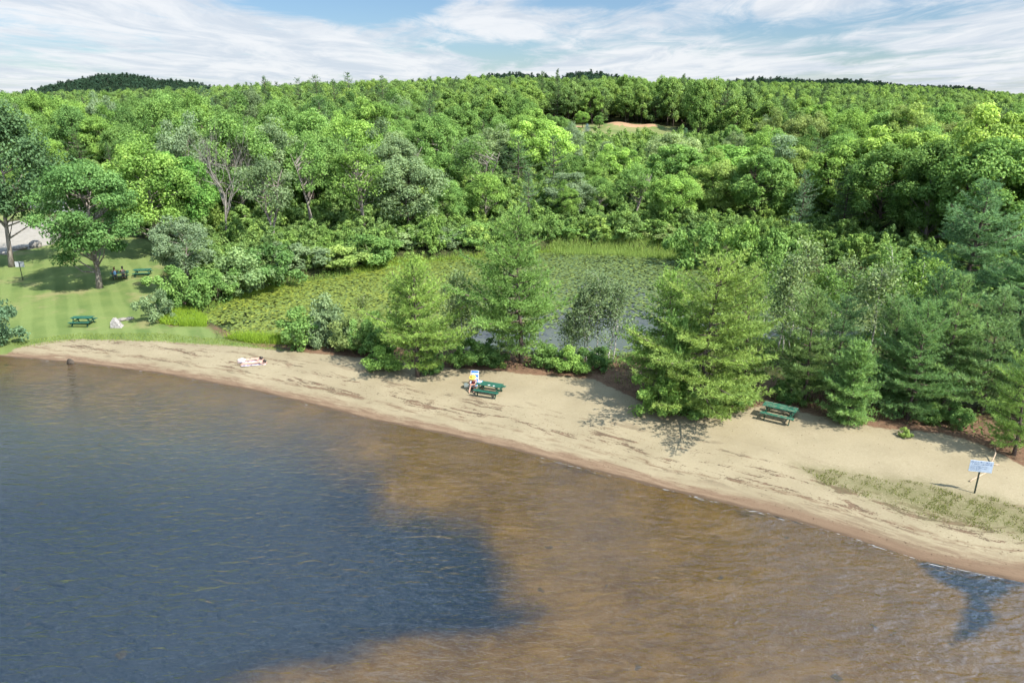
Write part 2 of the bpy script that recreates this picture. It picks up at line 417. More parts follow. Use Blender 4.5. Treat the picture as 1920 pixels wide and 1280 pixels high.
def build_ground():
    xs = spaced(-58, 42, .34, 1.09, (-3600, 3600)); ys = spaced(17, 100, .34, 1.07, (-120, 3800))
    xs = np.unique(np.r_[xs, np.arange(6, 84, 2.2) + .013]); ys = np.unique(np.r_[ys, np.arange(206, 310, 2.0) + .017])      # finer round the clearing
    X, Y = np.meshgrid(xs, ys)
    nx, ny = len(xs), len(ys)
    x, y = X.ravel(), Y.ravel()
    z = height(x, y)
    s = line_side(x, y, SHORE); b = line_side(x, y, BACK)
    pond, lawn, lot = sdf(x, y, POND), sdf(x, y, LAWN), sdf(x, y, LOT)
    # along-shore coordinate
    cum = np.concatenate([[0], np.cumsum(np.hypot(*np.diff(SHORE, axis=0).T))])
    i0 = 3
    along = np.interp(x, SHORE[:, 0], cum) - cum[i0]
    at_ = {'shore': s, 'along': along, 'back': b, 'pond': pond, 'lawn': lawn, 'lot': lot, 'road': sdf(x, y, ROAD), 'lawn_far': sdf(x, y, LAWN2),
           'glade': sdf(x, y, GLADE), 'patch': sdf(x, y, PATCH), 'deep': sdf(x, y, DEEP), 'weed': sdf(x, y, WEED)}
    dx, dy, _ = at(1182, 250, 287)
    dx2, dy2, _ = at(1065, 240, 289)
    at_['dirt'] = np.maximum(np.exp(-((x - dx) / 13) ** 2 - ((y - dy) / 6) ** 2), .9 * np.exp(-((x - dx2) / 9) ** 2 - ((y - dy2) / 5) ** 2))
    z = z + 1.9 * np.exp(-((x - dx + 5) / 7) ** 2 - ((y - dy) / 5) ** 2) + 1.6 * np.exp(-((x - dx - 9) / 5) ** 2 - ((y - dy) / 4) ** 2)
    V = np.stack([x, y, z], 1)
    ii = (np.arange(ny - 1)[:, None] * nx + np.arange(nx - 1)[None, :]).ravel()
    Fq = np.stack([ii, ii + 1, ii + nx + 1, ii + nx], 1)
    mid = lambda a: a[Fq].mean(1)
    fs, fb, fp, fl, flot, froad = mid(s), mid(b), mid(pond), mid(lawn), mid(lot), mid(at_['road'])
    fy = mid(y)
    zone = np.full(len(Fq), 5)                     # forest floor
    zone[fy > 1000] = 6
    zone[mid(at_['glade']) < 0] = 7
    zone[mid(at_['lawn_far']) < 0] = 3
    zone[fl < 0] = 3
    zone[flot < 0] = 4
    zone[froad < 0] = 8
    zone[fb < 0] = 1
    zone[fs < 0] = 0
    zone[fp < 0] = 2
    names = ['lake_bed', 'beach', 'pond_bed', 'lawn', 'gravel_lot', 'forest_floor', 'hills', 'meadow', 'road']
    for k, nm in enumerate(names):
        f = Fq[zone == k]
        if not len(f): continue
        used, inv = np.unique(f.ravel(), return_inverse=True)
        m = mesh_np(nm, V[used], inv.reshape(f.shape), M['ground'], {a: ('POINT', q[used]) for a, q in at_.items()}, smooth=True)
        o = link(bpy.data.objects.new(nm, m)); tag(o, kind='structure')
build_ground()

# ------------------------------------------------------------------ water
def water_mat(name, tint, amp, scale, rot, ior=1.36, rough=.05):
    t = NT(name)
    pos = t.pos()
    gust = t.step(t.noise(t.map(pos, (.5, 1, 1), (0, 0, rot)), .05, 3), .3, .7, .65, 1.2)
    w0 = t.noise(t.map(pos, (.5, 1.0, 1), (0, 0, rot + R(12))), .30 * scale, 2, .5, dist=.5)
    w1 = t.noise(t.map(pos, (.55, 1.2, 1), (0, 0, rot)), 1.15 * scale, 2, .5, dist=.7)
    w2 = t.noise(t.map(pos, (.6, 1.2, 1), (0, 0, rot - R(18))), 2.6 * scale, 3, .55, dist=.5)
    w3 = t.noise(t.map(pos, (.75, 1.2, 1), (0, 0, rot + R(30))), 5.5 * scale, 3, .6)
    h = t.math('ADD', t.math('ADD', t.math('MULTIPLY', w0, .9), t.math('MULTIPLY', w1, .75)), t.math('ADD', t.math('MULTIPLY', w2, .27), t.math('MULTIPLY', w3, .07)))
    h = t.math('MULTIPLY', h, gust)
    nor = t.bump(h, 1.0, amp)
    bf = t.n('ShaderNodeNewGeometry').outputs['Backfacing']          # same reflectance from both sides, so the sun reaches the bed
    fr = t.n('ShaderNodeFresnel', i={'IOR': t.n('ShaderNodeMix', data_type='FLOAT', i={0: bf, 2: ior, 3: 1 / ior}).outputs[0], 'Normal': nor}).outputs[0]
    gl = t.n('ShaderNodeBsdfGlossy', i={'Roughness': rough, 'Color': (1, 1, 1), 'Normal': nor}).outputs[0]
    tr = t.n('ShaderNodeBsdfTransparent', i={'Color': tint}).outputs[0]
    return t.done(t.n('ShaderNodeMixShader', i={0: fr, 1: tr, 2: gl}).outputs[0])
M['lake'] = water_mat('lake_water', (.90, .83, .70), .19, 1.8, R(8), 1.75, .06)
M['pond'] = water_mat('pond_water', (.78, .80, .68), .012, 1.0, R(0), 1.62, .03)

def build_water():
    # lake sheet reaches a little under the beach
    pts = [(-400, -130)] + [(q[0], q[1] + 1.2) for q in SHORE] + [(400, -130)]
    m = bpy.data.meshes.new('lake'); m.from_pydata([(x, y, 0) for x, y in pts], [], [tuple(reversed(range(len(pts))))]); m.materials.append(M['lake'])
    tag(link(bpy.data.objects.new('lake', m)), kind='structure')
    c = POND.mean(0)
    pts = [tuple(p + (p - c) / np.linalg.norm(p - c) * .6) for p in POND]
    m = bpy.data.meshes.new('pond'); m.from_pydata([(x, y, .30) for x, y in pts], [], [tuple(range(len(pts)))]); m.materials.append(M['pond'])
    tag(link(bpy.data.objects.new('pond', m)), kind='structure')
build_water()

# ------------------------------------------------------------------ leaf builders (numpy)
def unit(a): return a / (np.linalg.norm(a, axis=1, keepdims=True) + 1e-9)

def leaf_quads(C, N, size, rng, aspect=.62):
    n = len(C); N = unit(N)
    T = unit(np.cross(N, rng.normal(size=(n, 3)))); B = np.cross(N, T)
    l = (size * rng.uniform(.7, 1.3, n))[:, None]; w = l * aspect
    V = np.stack([C - T * l * .5, C + B * w * .5 - T * l * .05, C + T * l * .5 - N * l * .12, C - B * w * .5 - T * l * .05], 1).reshape(-1, 3)
    return V, np.arange(n * 4).reshape(n, 4)

def blades(Pp, D, length, width, rng):
    n = len(Pp); D = unit(D)
    S = unit(np.cross(D, rng.normal(size=(n, 3))))
    l = (length * rng.uniform(.75, 1.25, n))[:, None]
    V = np.stack([Pp - S * width * .5, Pp + S * width * .5, Pp + D * l], 1).reshape(-1, 3)
    return V, np.arange(n * 3).reshape(n, 3)

def crown_clumps(rng, n, rx, rz, cz, surf=.45, lumps=5):
    d = unit(rng.normal(size=(n * 3, 3)))
    d = d[d[:, 2] > -.75][:n]
    r = surf + (1 - surf) * rng.uniform(0, 1, len(d)) ** .6
    ld = unit(rng.normal(size=(lumps, 3)) * [1, 1, .6])
    am = rng.uniform(-.28, .5, lumps)
    k = 1 + (np.maximum(0, d @ ld.T) ** 4 * am).sum(1)
    r = r * np.clip(k, .6, 1.4)
    c = d * r[:, None] * [rx, rx, rz]
    hi = c[:, 2] > 0
    c[hi, :2] *= (1 - .30 * (c[hi, 2] / rz) ** 1.5)[:, None]
    low = c[:, 2] < 0
    c[low, :2] *= (1 - .25 * (c[low, 2] / -rz))[:, None]
    c[:, 2] += cz
    return c

def broadleaf(seed, H, W, base=.28, nc=60, per=330, leaf=.26, cr=.15, flat=.6, surf=.5, mat='leaf', barkm='bark', lean=0.0, trunk_r=None, stems=1):
    """returns (trunk mesh, crown mesh), unit: metres, base at origin"""
    rng = np.random.default_rng(seed)
    rz = H * (1 - base) / 2; cz = H - rz
    C = crown_clumps(rng, nc, W / 2 * .86, rz * .9, cz, surf)
    mb = MB(); tr = trunk_r or H * .016
    tops = []
    for k in range(stems):
        off = np.array([rng.normal() * .25, rng.normal() * .25, 0]) * (stems > 1)
        dirx = rng.normal(size=2) * (.10 if stems == 1 else .16) + [lean, 0]
        pts = [(off[0] + dirx[0] * H * .8 * q ** 1.2 + rng.normal() * .04 * H * q * .5, off[1] + dirx[1] * H * .8 * q ** 1.2, H * .8 * q) for q in np.linspace(0, 1, 7)]
        rad = [tr * (1.35 if q == 0 else 1 - .86 * q) for q in np.linspace(0, 1, 7)]
        mb.tube(pts, rad, 7); tops.append(np.array(pts))
    for i, c in enumerate(C):
        if i % 2 and nc > 40: continue
        pts = tops[i % len(tops)]
        zt = np.clip(c[2] - .25 * H * rng.uniform(.4, 1.0), H * .12, H * .72)
        a = np.array([np.interp(zt, pts[:, 2], pts[:, 0]), np.interp(zt, pts[:, 2], pts[:, 1]), zt])
        q = a + (c - a) * .5 + [0, 0, -.02 * H] + rng.normal(size=3) * .02 * H
        r0 = tr * .42 * (1 - .5 * zt / H)
        mb.tube([a, q, c], [r0, r0 * .6, r0 * .18], 5, False)
    cen, nor, var = [], [], []
    for c in C:
        rr = W * cr * rng.uniform(.7, 1.25); n = int(per * rng.uniform(.7, 1.3))
        d = unit(rng.normal(size=(n, 3)) + [0, 0, .25])
        p = c + d * (rr * rng.uniform(0, 1, n) ** .45)[:, None] * [1, 1, flat]
        cen.append(p); nor.append(d * .55 + [0, 0, .55] + rng.normal(size=(n, 3)) * .45)
        var.append(np.clip(.5 + .22 * rng.normal() + .2 * rng.normal(size=n), 0, 1))
    cen, nor, var = np.concatenate(cen), np.concatenate(nor), np.concatenate(var)
    keep = cen[:, 2] > .15
    V, Fc = leaf_quads(cen[keep], nor[keep], leaf, rng)
    return mb.mesh('trunk', M[barkm], True), mesh_np('crown', V, Fc, M[mat], {'leafvar': ('FACE', var[keep])})

def pine(seed, H, W, zb=.10, dz=.5, nb=6, blade=.21, bw=.04, bpt=6, tstep=.2, twstep=.27, taper=.75, ragged=.3, up=.5, plate=.10, barkm='pine_bark', mat='needle', bulge=0.0):
    rng = np.random.default_rng(seed)
    mb = MB(); tr = H * .017
    bend = rng.normal(size=2) * .02
    tx = lambda z: np.array([bend[0] * z + .02 * H * math.sin(z / H * 5 + seed), bend[1] * z, z])
    zs = np.linspace(0, H * .985, 10)
    mb.tube([tx(z) for z in zs], [tr * (1.3 if z == 0 else (1 - .93 * z / H)) for z in zs], 7)
    TP, TD, TV = [], [], []
    z = zb * H; w = 0
    while z < H * .985:
        f = (z - zb * H) / (H * (1 - zb))
        Lm = W / 2 * 1.12 * (max(0.0, 1 - max(0.0, f - .16) / .84) ** taper) * (1 + bulge * math.sin(math.pi * f))
        if f < .16: Lm *= .74 + 1.6 * f
        gap = rng.uniform(.55, 1.0) if rng.random() < ragged else 1.0
        n = nb if f < .85 else max(4, nb - 1)
        a0 = rng.uniform(0, 6.28); wf = rng.uniform(1 - ragged * .7, 1.08)
        for k in range(n):
            az = a0 + 6.28 * k / n + rng.normal() * .18
            L = max(.25, Lm * gap * wf * rng.uniform(1 - ragged * 1.5, 1.25) * (1 + ragged * .5 * math.cos(az - seed - 2.2 * f)))
            el = (-.05 + up * 1.1 * f ** 1.2) + rng.normal() * .08
            hd = np.array([math.cos(az), math.sin(az), 0])
            p0 = tx(z + rng.normal() * dz * .2)
            sag = .08 * L * (1 - f)
            def bp(q): return p0 + hd * L * q * math.cos(el) + np.array([0, 0, L * q * math.sin(el) - sag * math.sin(q * 3.14) + .14 * L * q * q])
            pts = [bp(q) for q in (0, .35, .7, 1)]
            r0 = max(.012, tr * .33 * L / (W / 2) + .008)
            mb.tube(pts, [r0, r0 * .75, r0 * .45, r0 * .15], 4, False)
            side = np.array([-hd[1], hd[0], 0])
            cv = np.clip(.5 + .17 * rng.normal(), 0, 1)
            m = max(2, int(L * .82 / twstep))
            for j in range(m + 1):
                q = .18 + .82 * j / m + rng.normal() * .02
                pb = bp(min(q, 1))
                for sg in ((-1, 1) if j < m else (0,)):
                    tl = (.42 * L * (1.05 - q) + .22) * rng.uniform(.6, 1.1) if sg else .3
                    td = unit((hd * .75 + side * sg * .8 + np.array([0, 0, .12 + .25 * f]) + rng.normal(size=3) * .12)[None])[0]
                    nt = max(1, int(tl / tstep))
                    qq = (np.arange(nt) + .7) / nt
                    tp = pb + td * (tl * qq)[:, None] + rng.normal(size=(nt, 3)) * plate * .4 + np.array([0, 0, 1]) * (.10 * tl * qq * qq)[:, None]
                    TP.append(tp); TD.append(np.tile(td, (nt, 1))); TV.append(np.clip(cv + .12 * rng.normal(size=nt) + .12 * (qq - .5), 0, 1))
        z += dz * rng.uniform(.8, 1.2) * (1.12 - .45 * f); w += 1
    # leader
    top = tx(H * .98)
    for q in range(5):
        TP.append(top[None] + [[0, 0, (q - 4) * .12]]); TD.append(np.array([[0, 0, 1.0]])); TV.append(np.array([.6]))
    TP, TD, TV = np.concatenate(TP), np.concatenate(TD), np.concatenate(TV)
    n = len(TP)
    PP = np.repeat(TP, bpt, 0); DD = np.repeat(TD, bpt, 0) * .7 + rng.normal(size=(n * bpt, 3)) * .62 + [0, 0, .42]
    V, Fc = blades(PP, DD, blade, bw, rng)
    return mb.mesh('trunk', M[barkm], True), mesh_np('crown', V, Fc, M[mat], {'leafvar': ('FACE', np.repeat(TV, bpt))})

def birch(seed, H, stems=2, per=26, leaf=.16, spread=.22, barkm='white_bark', nbr=22, mat='leaf'):
    rng = np.random.default_rng(seed)
    mb = MB(); cen, nor, var = [], [], []
    for k in range(stems):
        h = H * rng.uniform(.72, 1.0); d = rng.normal(size=2) * spread * .45; o = rng.normal(size=2) * .35
        wob = rng.normal(size=(9, 2)) * .05
        pts = np.array([[o[0] + d[0] * h * q + wob[i, 0] * h * .25, o[1] + d[1] * h * q + wob[i, 1] * h * .25, h * q] for i, q in enumerate(np.linspace(0, 1, 9))])
        mb.tube(pts, [.052 * H / 8 * (1.1 - q) + .008 for q in np.linspace(0, 1, 9)], 6)
        for j in range(nbr):
            q = rng.uniform(.28, 1.0); zz = h * q
            a = np.array([np.interp(zz, pts[:, 2], pts[:, 0]), np.interp(zz, pts[:, 2], pts[:, 1]), zz])
            az = rng.uniform(0, 6.28); L = h * .20 * (1.25 - q) * rng.uniform(.6, 1.3) + .25
            e = a + np.array([math.cos(az) * L, math.sin(az) * L, L * rng.uniform(.5, 1.1)])
            mb.tube([a, (a + e) / 2 + [0, 0, -.04 * L], e], [.016, .011, .004], 4, False)
            n = int(per * rng.uniform(.5, 1.5)); qq = rng.uniform(.25, 1.1, n)[:, None]
            p = a + (e - a) * qq + rng.normal(size=(n, 3)) * (.17 + .10 * L)
            cen.append(p); nor.append(rng.normal(size=(n, 3)) + [0, 0, .6]); var.append(np.clip(.5 + .2 * rng.normal() + .22 * rng.normal(size=n), 0, 1))
    cen, nor, var = map(np.concatenate, (cen, nor, var))
    V, Fc = leaf_quads(cen, nor, leaf, rng, .7)
    return mb.mesh('trunk', M[barkm], True), mesh_np('crown', V, Fc, M[mat], {'leafvar': ('FACE', var)})

def shrub(seed, H, W, nc=26, per=260, leaf=.17, mat='leaf'):
    rng = np.random.default_rng(seed)
    C = crown_clumps(rng, nc, W / 2 * .8, H * .5, H * .42, .35, 7)
    C = np.r_[C, crown_clumps(rng, nc // 2, W / 2 * 1.12, H * .62, H * .44, .7, 9)]
    C[:, 2] = np.maximum(C[:, 2], .2)
    mb = MB()
    for c in C[:14]:
        a = np.array([c[0] * .12, c[1] * .12, 0]); q = (a + c) / 2 + [c[0] * .05, c[1] * .05, .1]
        mb.tube([a, q, c], [.03, .02, .008], 5, False)
    cen, nor, var = [], [], []
    for c in C:
        rr = W * rng.uniform(.07, .18); n = int(per * rng.uniform(.35, 1.1))
        d = unit(rng.normal(size=(n, 3)) + [0, 0, .2])
        cen.append(c + d * (rr * rng.uniform(0, 1, n) ** .45)[:, None] * [1, 1, .8])
        nor.append(d * .6 + [0, 0, .5] + rng.normal(size=(n, 3)) * .5); var.append(np.clip(.5 + .2 * rng.normal() + .2 * rng.normal(size=n), 0, 1))
    cen, nor, var = map(np.concatenate, (cen, nor, var))
    keep = cen[:, 2] > .03
    V, Fc = leaf_quads(cen[keep], nor[keep], leaf, rng)
    return mb.mesh('stem', M['bark'], True), mesh_np('foliage', V, Fc, M[mat], {'leafvar': ('FACE', var[keep])})

def bare(seed, H, W, depth=5, barkm='bare_bark', up=.35, leafy=0):
    rng = np.random.default_rng(seed)
    tm, bm_ = MB(), MB(); tips = []
    def grow(p, d, L, r, lev, mb):
        pts = [p]; q = p.copy(); dd = d.copy()
        for i in range(4):
            dd = unit((dd + rng.normal(size=3) * .13 + np.array([0, 0, .05]))[None])[0]; q = q + dd * L / 4; pts.append(q.copy())
        mb.tube(pts, [r, r * .88, r * .75, r * .62, r * .5], 6 if lev < 2 else 4, False)
        if lev >= depth: tips.append(q); return
        for k in range(3 if lev else 6):
            qi = pts[rng.integers(2, 5)] if k else pts[-1]
            az = unit((rng.normal(size=3) * [1, 1, .6])[None])[0]
            nd = unit((dd * .75 + az * .75 + np.array([0, 0, up]))[None])[0]
            grow(qi, nd, L * rng.uniform(.55, .85), r * .52, lev + 1, bm_)
    grow(np.zeros(3), np.array([0, 0, 1.0]), H * .34, H * .018, 0, tm)
    allv = np.array(bm_.v); mx = allv[:, 2].max(); sc = H / mx
    wx = np.abs(allv[:, :2]).max(); sw = (W / 2) / wx
    for m_ in (tm, bm_): m_.v = [(v[0] * sw, v[1] * sw, v[2] * sc) for v in m_.v]
    return tm.mesh('trunk', M[barkm], True), bm_.mesh('bare_branches', M[barkm], True)

# ------------------------------------------------------------------ prototypes
PROTO = {}
def proto(key, pair, H, W, names=('trunk', 'crown')):
    PROTO[key] = (pair[0], pair[1], H, W, names)

# maples and other broadleaf trees for the woods
for i in range(6):
    proto(f'round{i}', broadleaf(100 + i, 13, 9.5, [.16, .22, .12, .2, .18, .08][i], [88, 80, 96, 84, 76, 92][i], 260, .26, [.12, .125, .11, .115, .135, .115][i], [.85, .95, .8, 1.0, .8, .9][i], .5, 'leaf', ['bark', 'grey_bark'][i % 2]), 13, 9.5)
for i in range(2):
    proto(f'silver{i}', broadleaf(140 + i, 13, 7.5, .16, 64, 280, .26, .14, .85, .45, 'silver_leaf', 'grey_bark'), 13, 7.5)
for i in range(2):
    proto(f'maple{i}', broadleaf(150 + i, 12, 10, .18, 104, 270, .30, .10, .75, .6, 'leaf', 'bark'), 12, 10)
for i in range(2):
    proto(f'airy{i}', broadleaf(160 + i, 13, 7.5, .34, 40, 150, .26, .15, .7, .35, 'leaf', 'grey_bark', stems=2), 13, 7.5)
for i in range(4):
    proto(f'pine{i}', pine(200 + i, 15, 8.5, .14, .95, 6, .40, .085, 5, .38, .5, [.62, .55, .7, .5][i], .42, .45, .12), 15, 8.5)
for i in range(2):
    proto(f'spruce{i}', pine(230 + i, 10, 4.6, .05, .55, 7, .26, .07, 5, .28, .34, .95, .15, .15, .08), 10, 4.6)
# beach pines, full detail
for i, (h, w, tp, bu, zb) in enumerate([(9.5, 7.2, .66, .15, .12), (11.5, 7.8, .82, .12, .15), (10.5, 8.6, .55, .2, .08), (9, 7.2, .62, .12, .16)]):
    proto(f'beach_pine{i}', pine(300 + i, h, w, zb, .74, 7, .26, .048, 10, .18, .24, tp, .42, .72, .12, bulge=bu), h, w)
proto('young_pine', pine(320, 6, 3.6, .03, .40, 7, .26, .055, 9, .15, .22, .6, .2, .75, .1, bulge=.15), 6, 3.6)
for i in range(4):
    proto(f'birch{i}', birch(400 + i, 8, [2, 3, 1, 3][i], 62, .18), 8, 3.2)
for i in range(4):
    proto(f'shrub{i}', shrub(500 + i, 2.4, 3.4, [26, 30, 22, 32][i], 260, .17), 2.4, 3.4, ('stem', 'foliage'))
proto('silver_shrub', shrub(510, 2.4, 3.2, 28, 260, .18, 'silver_leaf'), 2.4, 3.2, ('stem', 'foliage'))
proto('lawn_maple', broadleaf(600, 12.5, 10.5, .15, 92, 320, .24, .115, .5, .55, 'leaf', 'grey_bark', .03, .27, 1), 12.5, 10.5)
proto('bare_tree', bare(700, 15, 9, 5, 'bare_bark', .12), 15, 9, ('trunk', 'bare_branches'))
proto('bare_stems', bare(712, 9, 6, 4, 'bare_bark', 1.3), 9, 6, ('trunk', 'bare_branches'))
proto('willow', broadleaf(170, 11, 11, .08, 80, 260, .3, .13, .9, .55, 'leaf', 'grey_bark', stems=3), 11, 11)

GREENS = {'mid green': (.086, .142, .036), 'deep green': (.066, .116, .032), 'bright green': (.112, .176, .038), 'yellow-green': (.148, .196, .050), 'pale green': (.130, .172, .066),
          'grey-green': (.102, .138, .060), 'silver-green': (.112, .152, .072), 'blue-green': (.064, .104, .050), 'dark green': (.056, .094, .034), 'olive green': (.110, .138, .042), 'fresh green': (.098, .160, .040)}

TREES = []
LEAF_K = 2.15
def tree(key, name, x, y, h, w=None, col='mid green', rz=None, label=None, cat='tree', group=None, tone=1.0, sink=.05, tilt=(0, 0)):
    tm, cm, H, W, names = PROTO[key]
    s = h / H; sw = (w / W) if w else s
    o = thing(name, (x, y, hz(x, y) - sink), random.uniform(0, 6.28) if rz is None else rz, label, cat, group)
    o.rotation_euler = (tilt[0], tilt[1], o.rotation_euler[2])
    o.scale = (sw, sw, s)
    part(names[0], tm, o); c = part(names[1], cm, o)
    g = GREENS[col] if isinstance(col, str) else col
    k = LEAF_K * tone * random.uniform(.93, 1.07)
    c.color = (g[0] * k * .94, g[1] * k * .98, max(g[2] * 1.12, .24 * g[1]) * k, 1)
    TREES.append(o)
    return o

def tree_px(key, name, px, pbase, ptop, wpx, col, label, **kw):      # base and top read off the survey photograph
    x, y, z = gpt(px, pbase)
    _, _, zt = at(px, ptop, y)
    kt = y / CP / F
    return tree(key, name, x, y, zt - z, wpx * kt if wpx else None, col, label=label, **kw)

def tree_y(key, name, px, ptop, Y, wpx, col, label, **kw):
    x, y, zt = at(px, ptop, Y)
    for _ in range(3):                                                # plumb line through the crown
        z = hz(x, y)
    return tree(key, name, x, y, max(2.0, zt - z), wpx * Y / CP / F if wpx else None, col, label=label, **kw)

# ---- pines and birches of the strip between beach and pond
tree_px('beach_pine0', 'pine_tree', 782, 704, 478, 180, (0.133, 0.192, 0.035), 'pine standing alone on the sand with shade to its left, left of the blue chair', cat='pine')
tree_px('beach_pine0', 'pine_tree', 975, 682, 388, 220, (0.101, 0.162, 0.040), 'tall spire-topped pine before the pond, straight behind the table with the beach chair', cat='pine')
tree_px('beach_pine2', 'pine_tree', 1318, 766, 482, 265, (0.126, 0.173, 0.040), 'broadest pine on the beach, its skirts over leafy bushes by the shaded sand', cat='pine')
tree_px('beach_pine3', 'pine_tree', 1392, 735, 500, 170, (0.112, 0.159, 0.043), 'pine pressed against the right side of the broadest beach pine', cat='pine')
tree_px('beach_pine0', 'pine_tree', 1240, 730, 505, 190, (0.108, 0.168, 0.037), 'pine crowding the left side of the broadest beach pine', cat='pine')
tree_px('beach_pine3', 'pine_tree', 1506, 752, 540, 150, (0.094, 0.141, 0.043), 'open-trunked pine behind the right-hand beach table', cat='pine')
tree_px('young_pine', 'pine_tree', 1592, 792, 640, 86, (0.103, 0.164, 0.048), 'small bushy young pine at the sand edge, right of the right-hand table', cat='pine')
tree_px('beach_pine2', 'pine_tree', 1700, 786, 560, 170, (0.087, 0.147, 0.048), 'layered pine with a bare trunk foot, right of the bushy young pine', cat='pine')
tree_px('beach_pine1', 'pine_tree', 1765, 770, 515, 170, (0.098, 0.150, 0.048), 'taller pine between the layered pine and the sign', cat='pine')
tree_px('beach_pine0', 'pine_tree', 1838, 775, 540, 170, (0.098, 0.150, 0.054), 'pine behind and left of the pine nearest the sign', cat='pine')
tree_px('beach_pine3', 'pine_tree', 1897, 852, 655, 150, (0.118, 0.177, 0.043), 'pine nearest the sign, low branches spread on the sand', cat='pine')
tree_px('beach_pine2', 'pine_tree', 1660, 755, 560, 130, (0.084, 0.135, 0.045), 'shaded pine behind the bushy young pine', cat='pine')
tree_y('beach_pine1', 'pine_tree', 1848, 335, 66, 210, (0.080, 0.138, 0.056), 'tall bluish pine rising behind the pines by the sign', cat='pine')
tree_y('beach_pine2', 'pine_tree', 1960, 420, 60, 190, (0.087, 0.147, 0.054), 'bluish pine cut by the right edge of the view', cat='pine')
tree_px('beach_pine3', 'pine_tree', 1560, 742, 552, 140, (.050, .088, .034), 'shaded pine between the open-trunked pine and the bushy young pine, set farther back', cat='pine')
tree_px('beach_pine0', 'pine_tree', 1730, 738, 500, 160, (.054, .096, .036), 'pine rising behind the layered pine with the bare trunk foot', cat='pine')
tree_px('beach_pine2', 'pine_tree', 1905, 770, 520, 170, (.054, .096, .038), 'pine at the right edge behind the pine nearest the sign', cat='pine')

BG = 'slender birches between beach and pond'
for px, pb, pt, k, col, lab in [
    (868, 672, 500, 0, 'pale green', 'slender pale birch just right of the lone pine on the sand'),
    (905, 668, 525, 2, 'pale green', 'single-stemmed birch left of the tall spire-topped pine'),
    (1068, 680, 560, 3, 'grey-green', 'low multi-stemmed birch just right of the spire-topped pine'),
    (1112, 678, 500, 1, 'grey-green', 'white-stemmed birch clump before open pond water'),
    (1150, 680, 520, 0, 'grey-green', 'leaning birch beside the shaded left flank of the broadest pine'),
    (660, 640, 530, 2, 'olive green', 'small yellowish birch growing by the lily pads, left of the lone pine'),
    (1470, 660, 440, 1, 'pale green', 'birch with bare white stems above the broadest pine'),
    (1540, 655, 455, 3, 'fresh green', 'bright-leaved birch between the broadest and layered pines'),
    (1612, 690, 430, 2, 'pale green', 'tall white birch holding the dark nest'),
    (1565, 645, 470, 0, 'pale green', 'birch left of the birch with the nest'),
    (1660, 650, 450, 1, 'fresh green', 'birch right of the birch with the nest'),
    (1715, 640, 440, 3, 'bright green', 'bright birch above the layered pine'),
    (1425, 640, 465, 0, 'fresh green', 'birch at the pond corner above the pine on the broadest pine\'s right')]:
    tree_px(f'birch{k}', 'birch_tree', px, pb, pt, None, col, lab, cat='birch', group=BG, tone=.8)

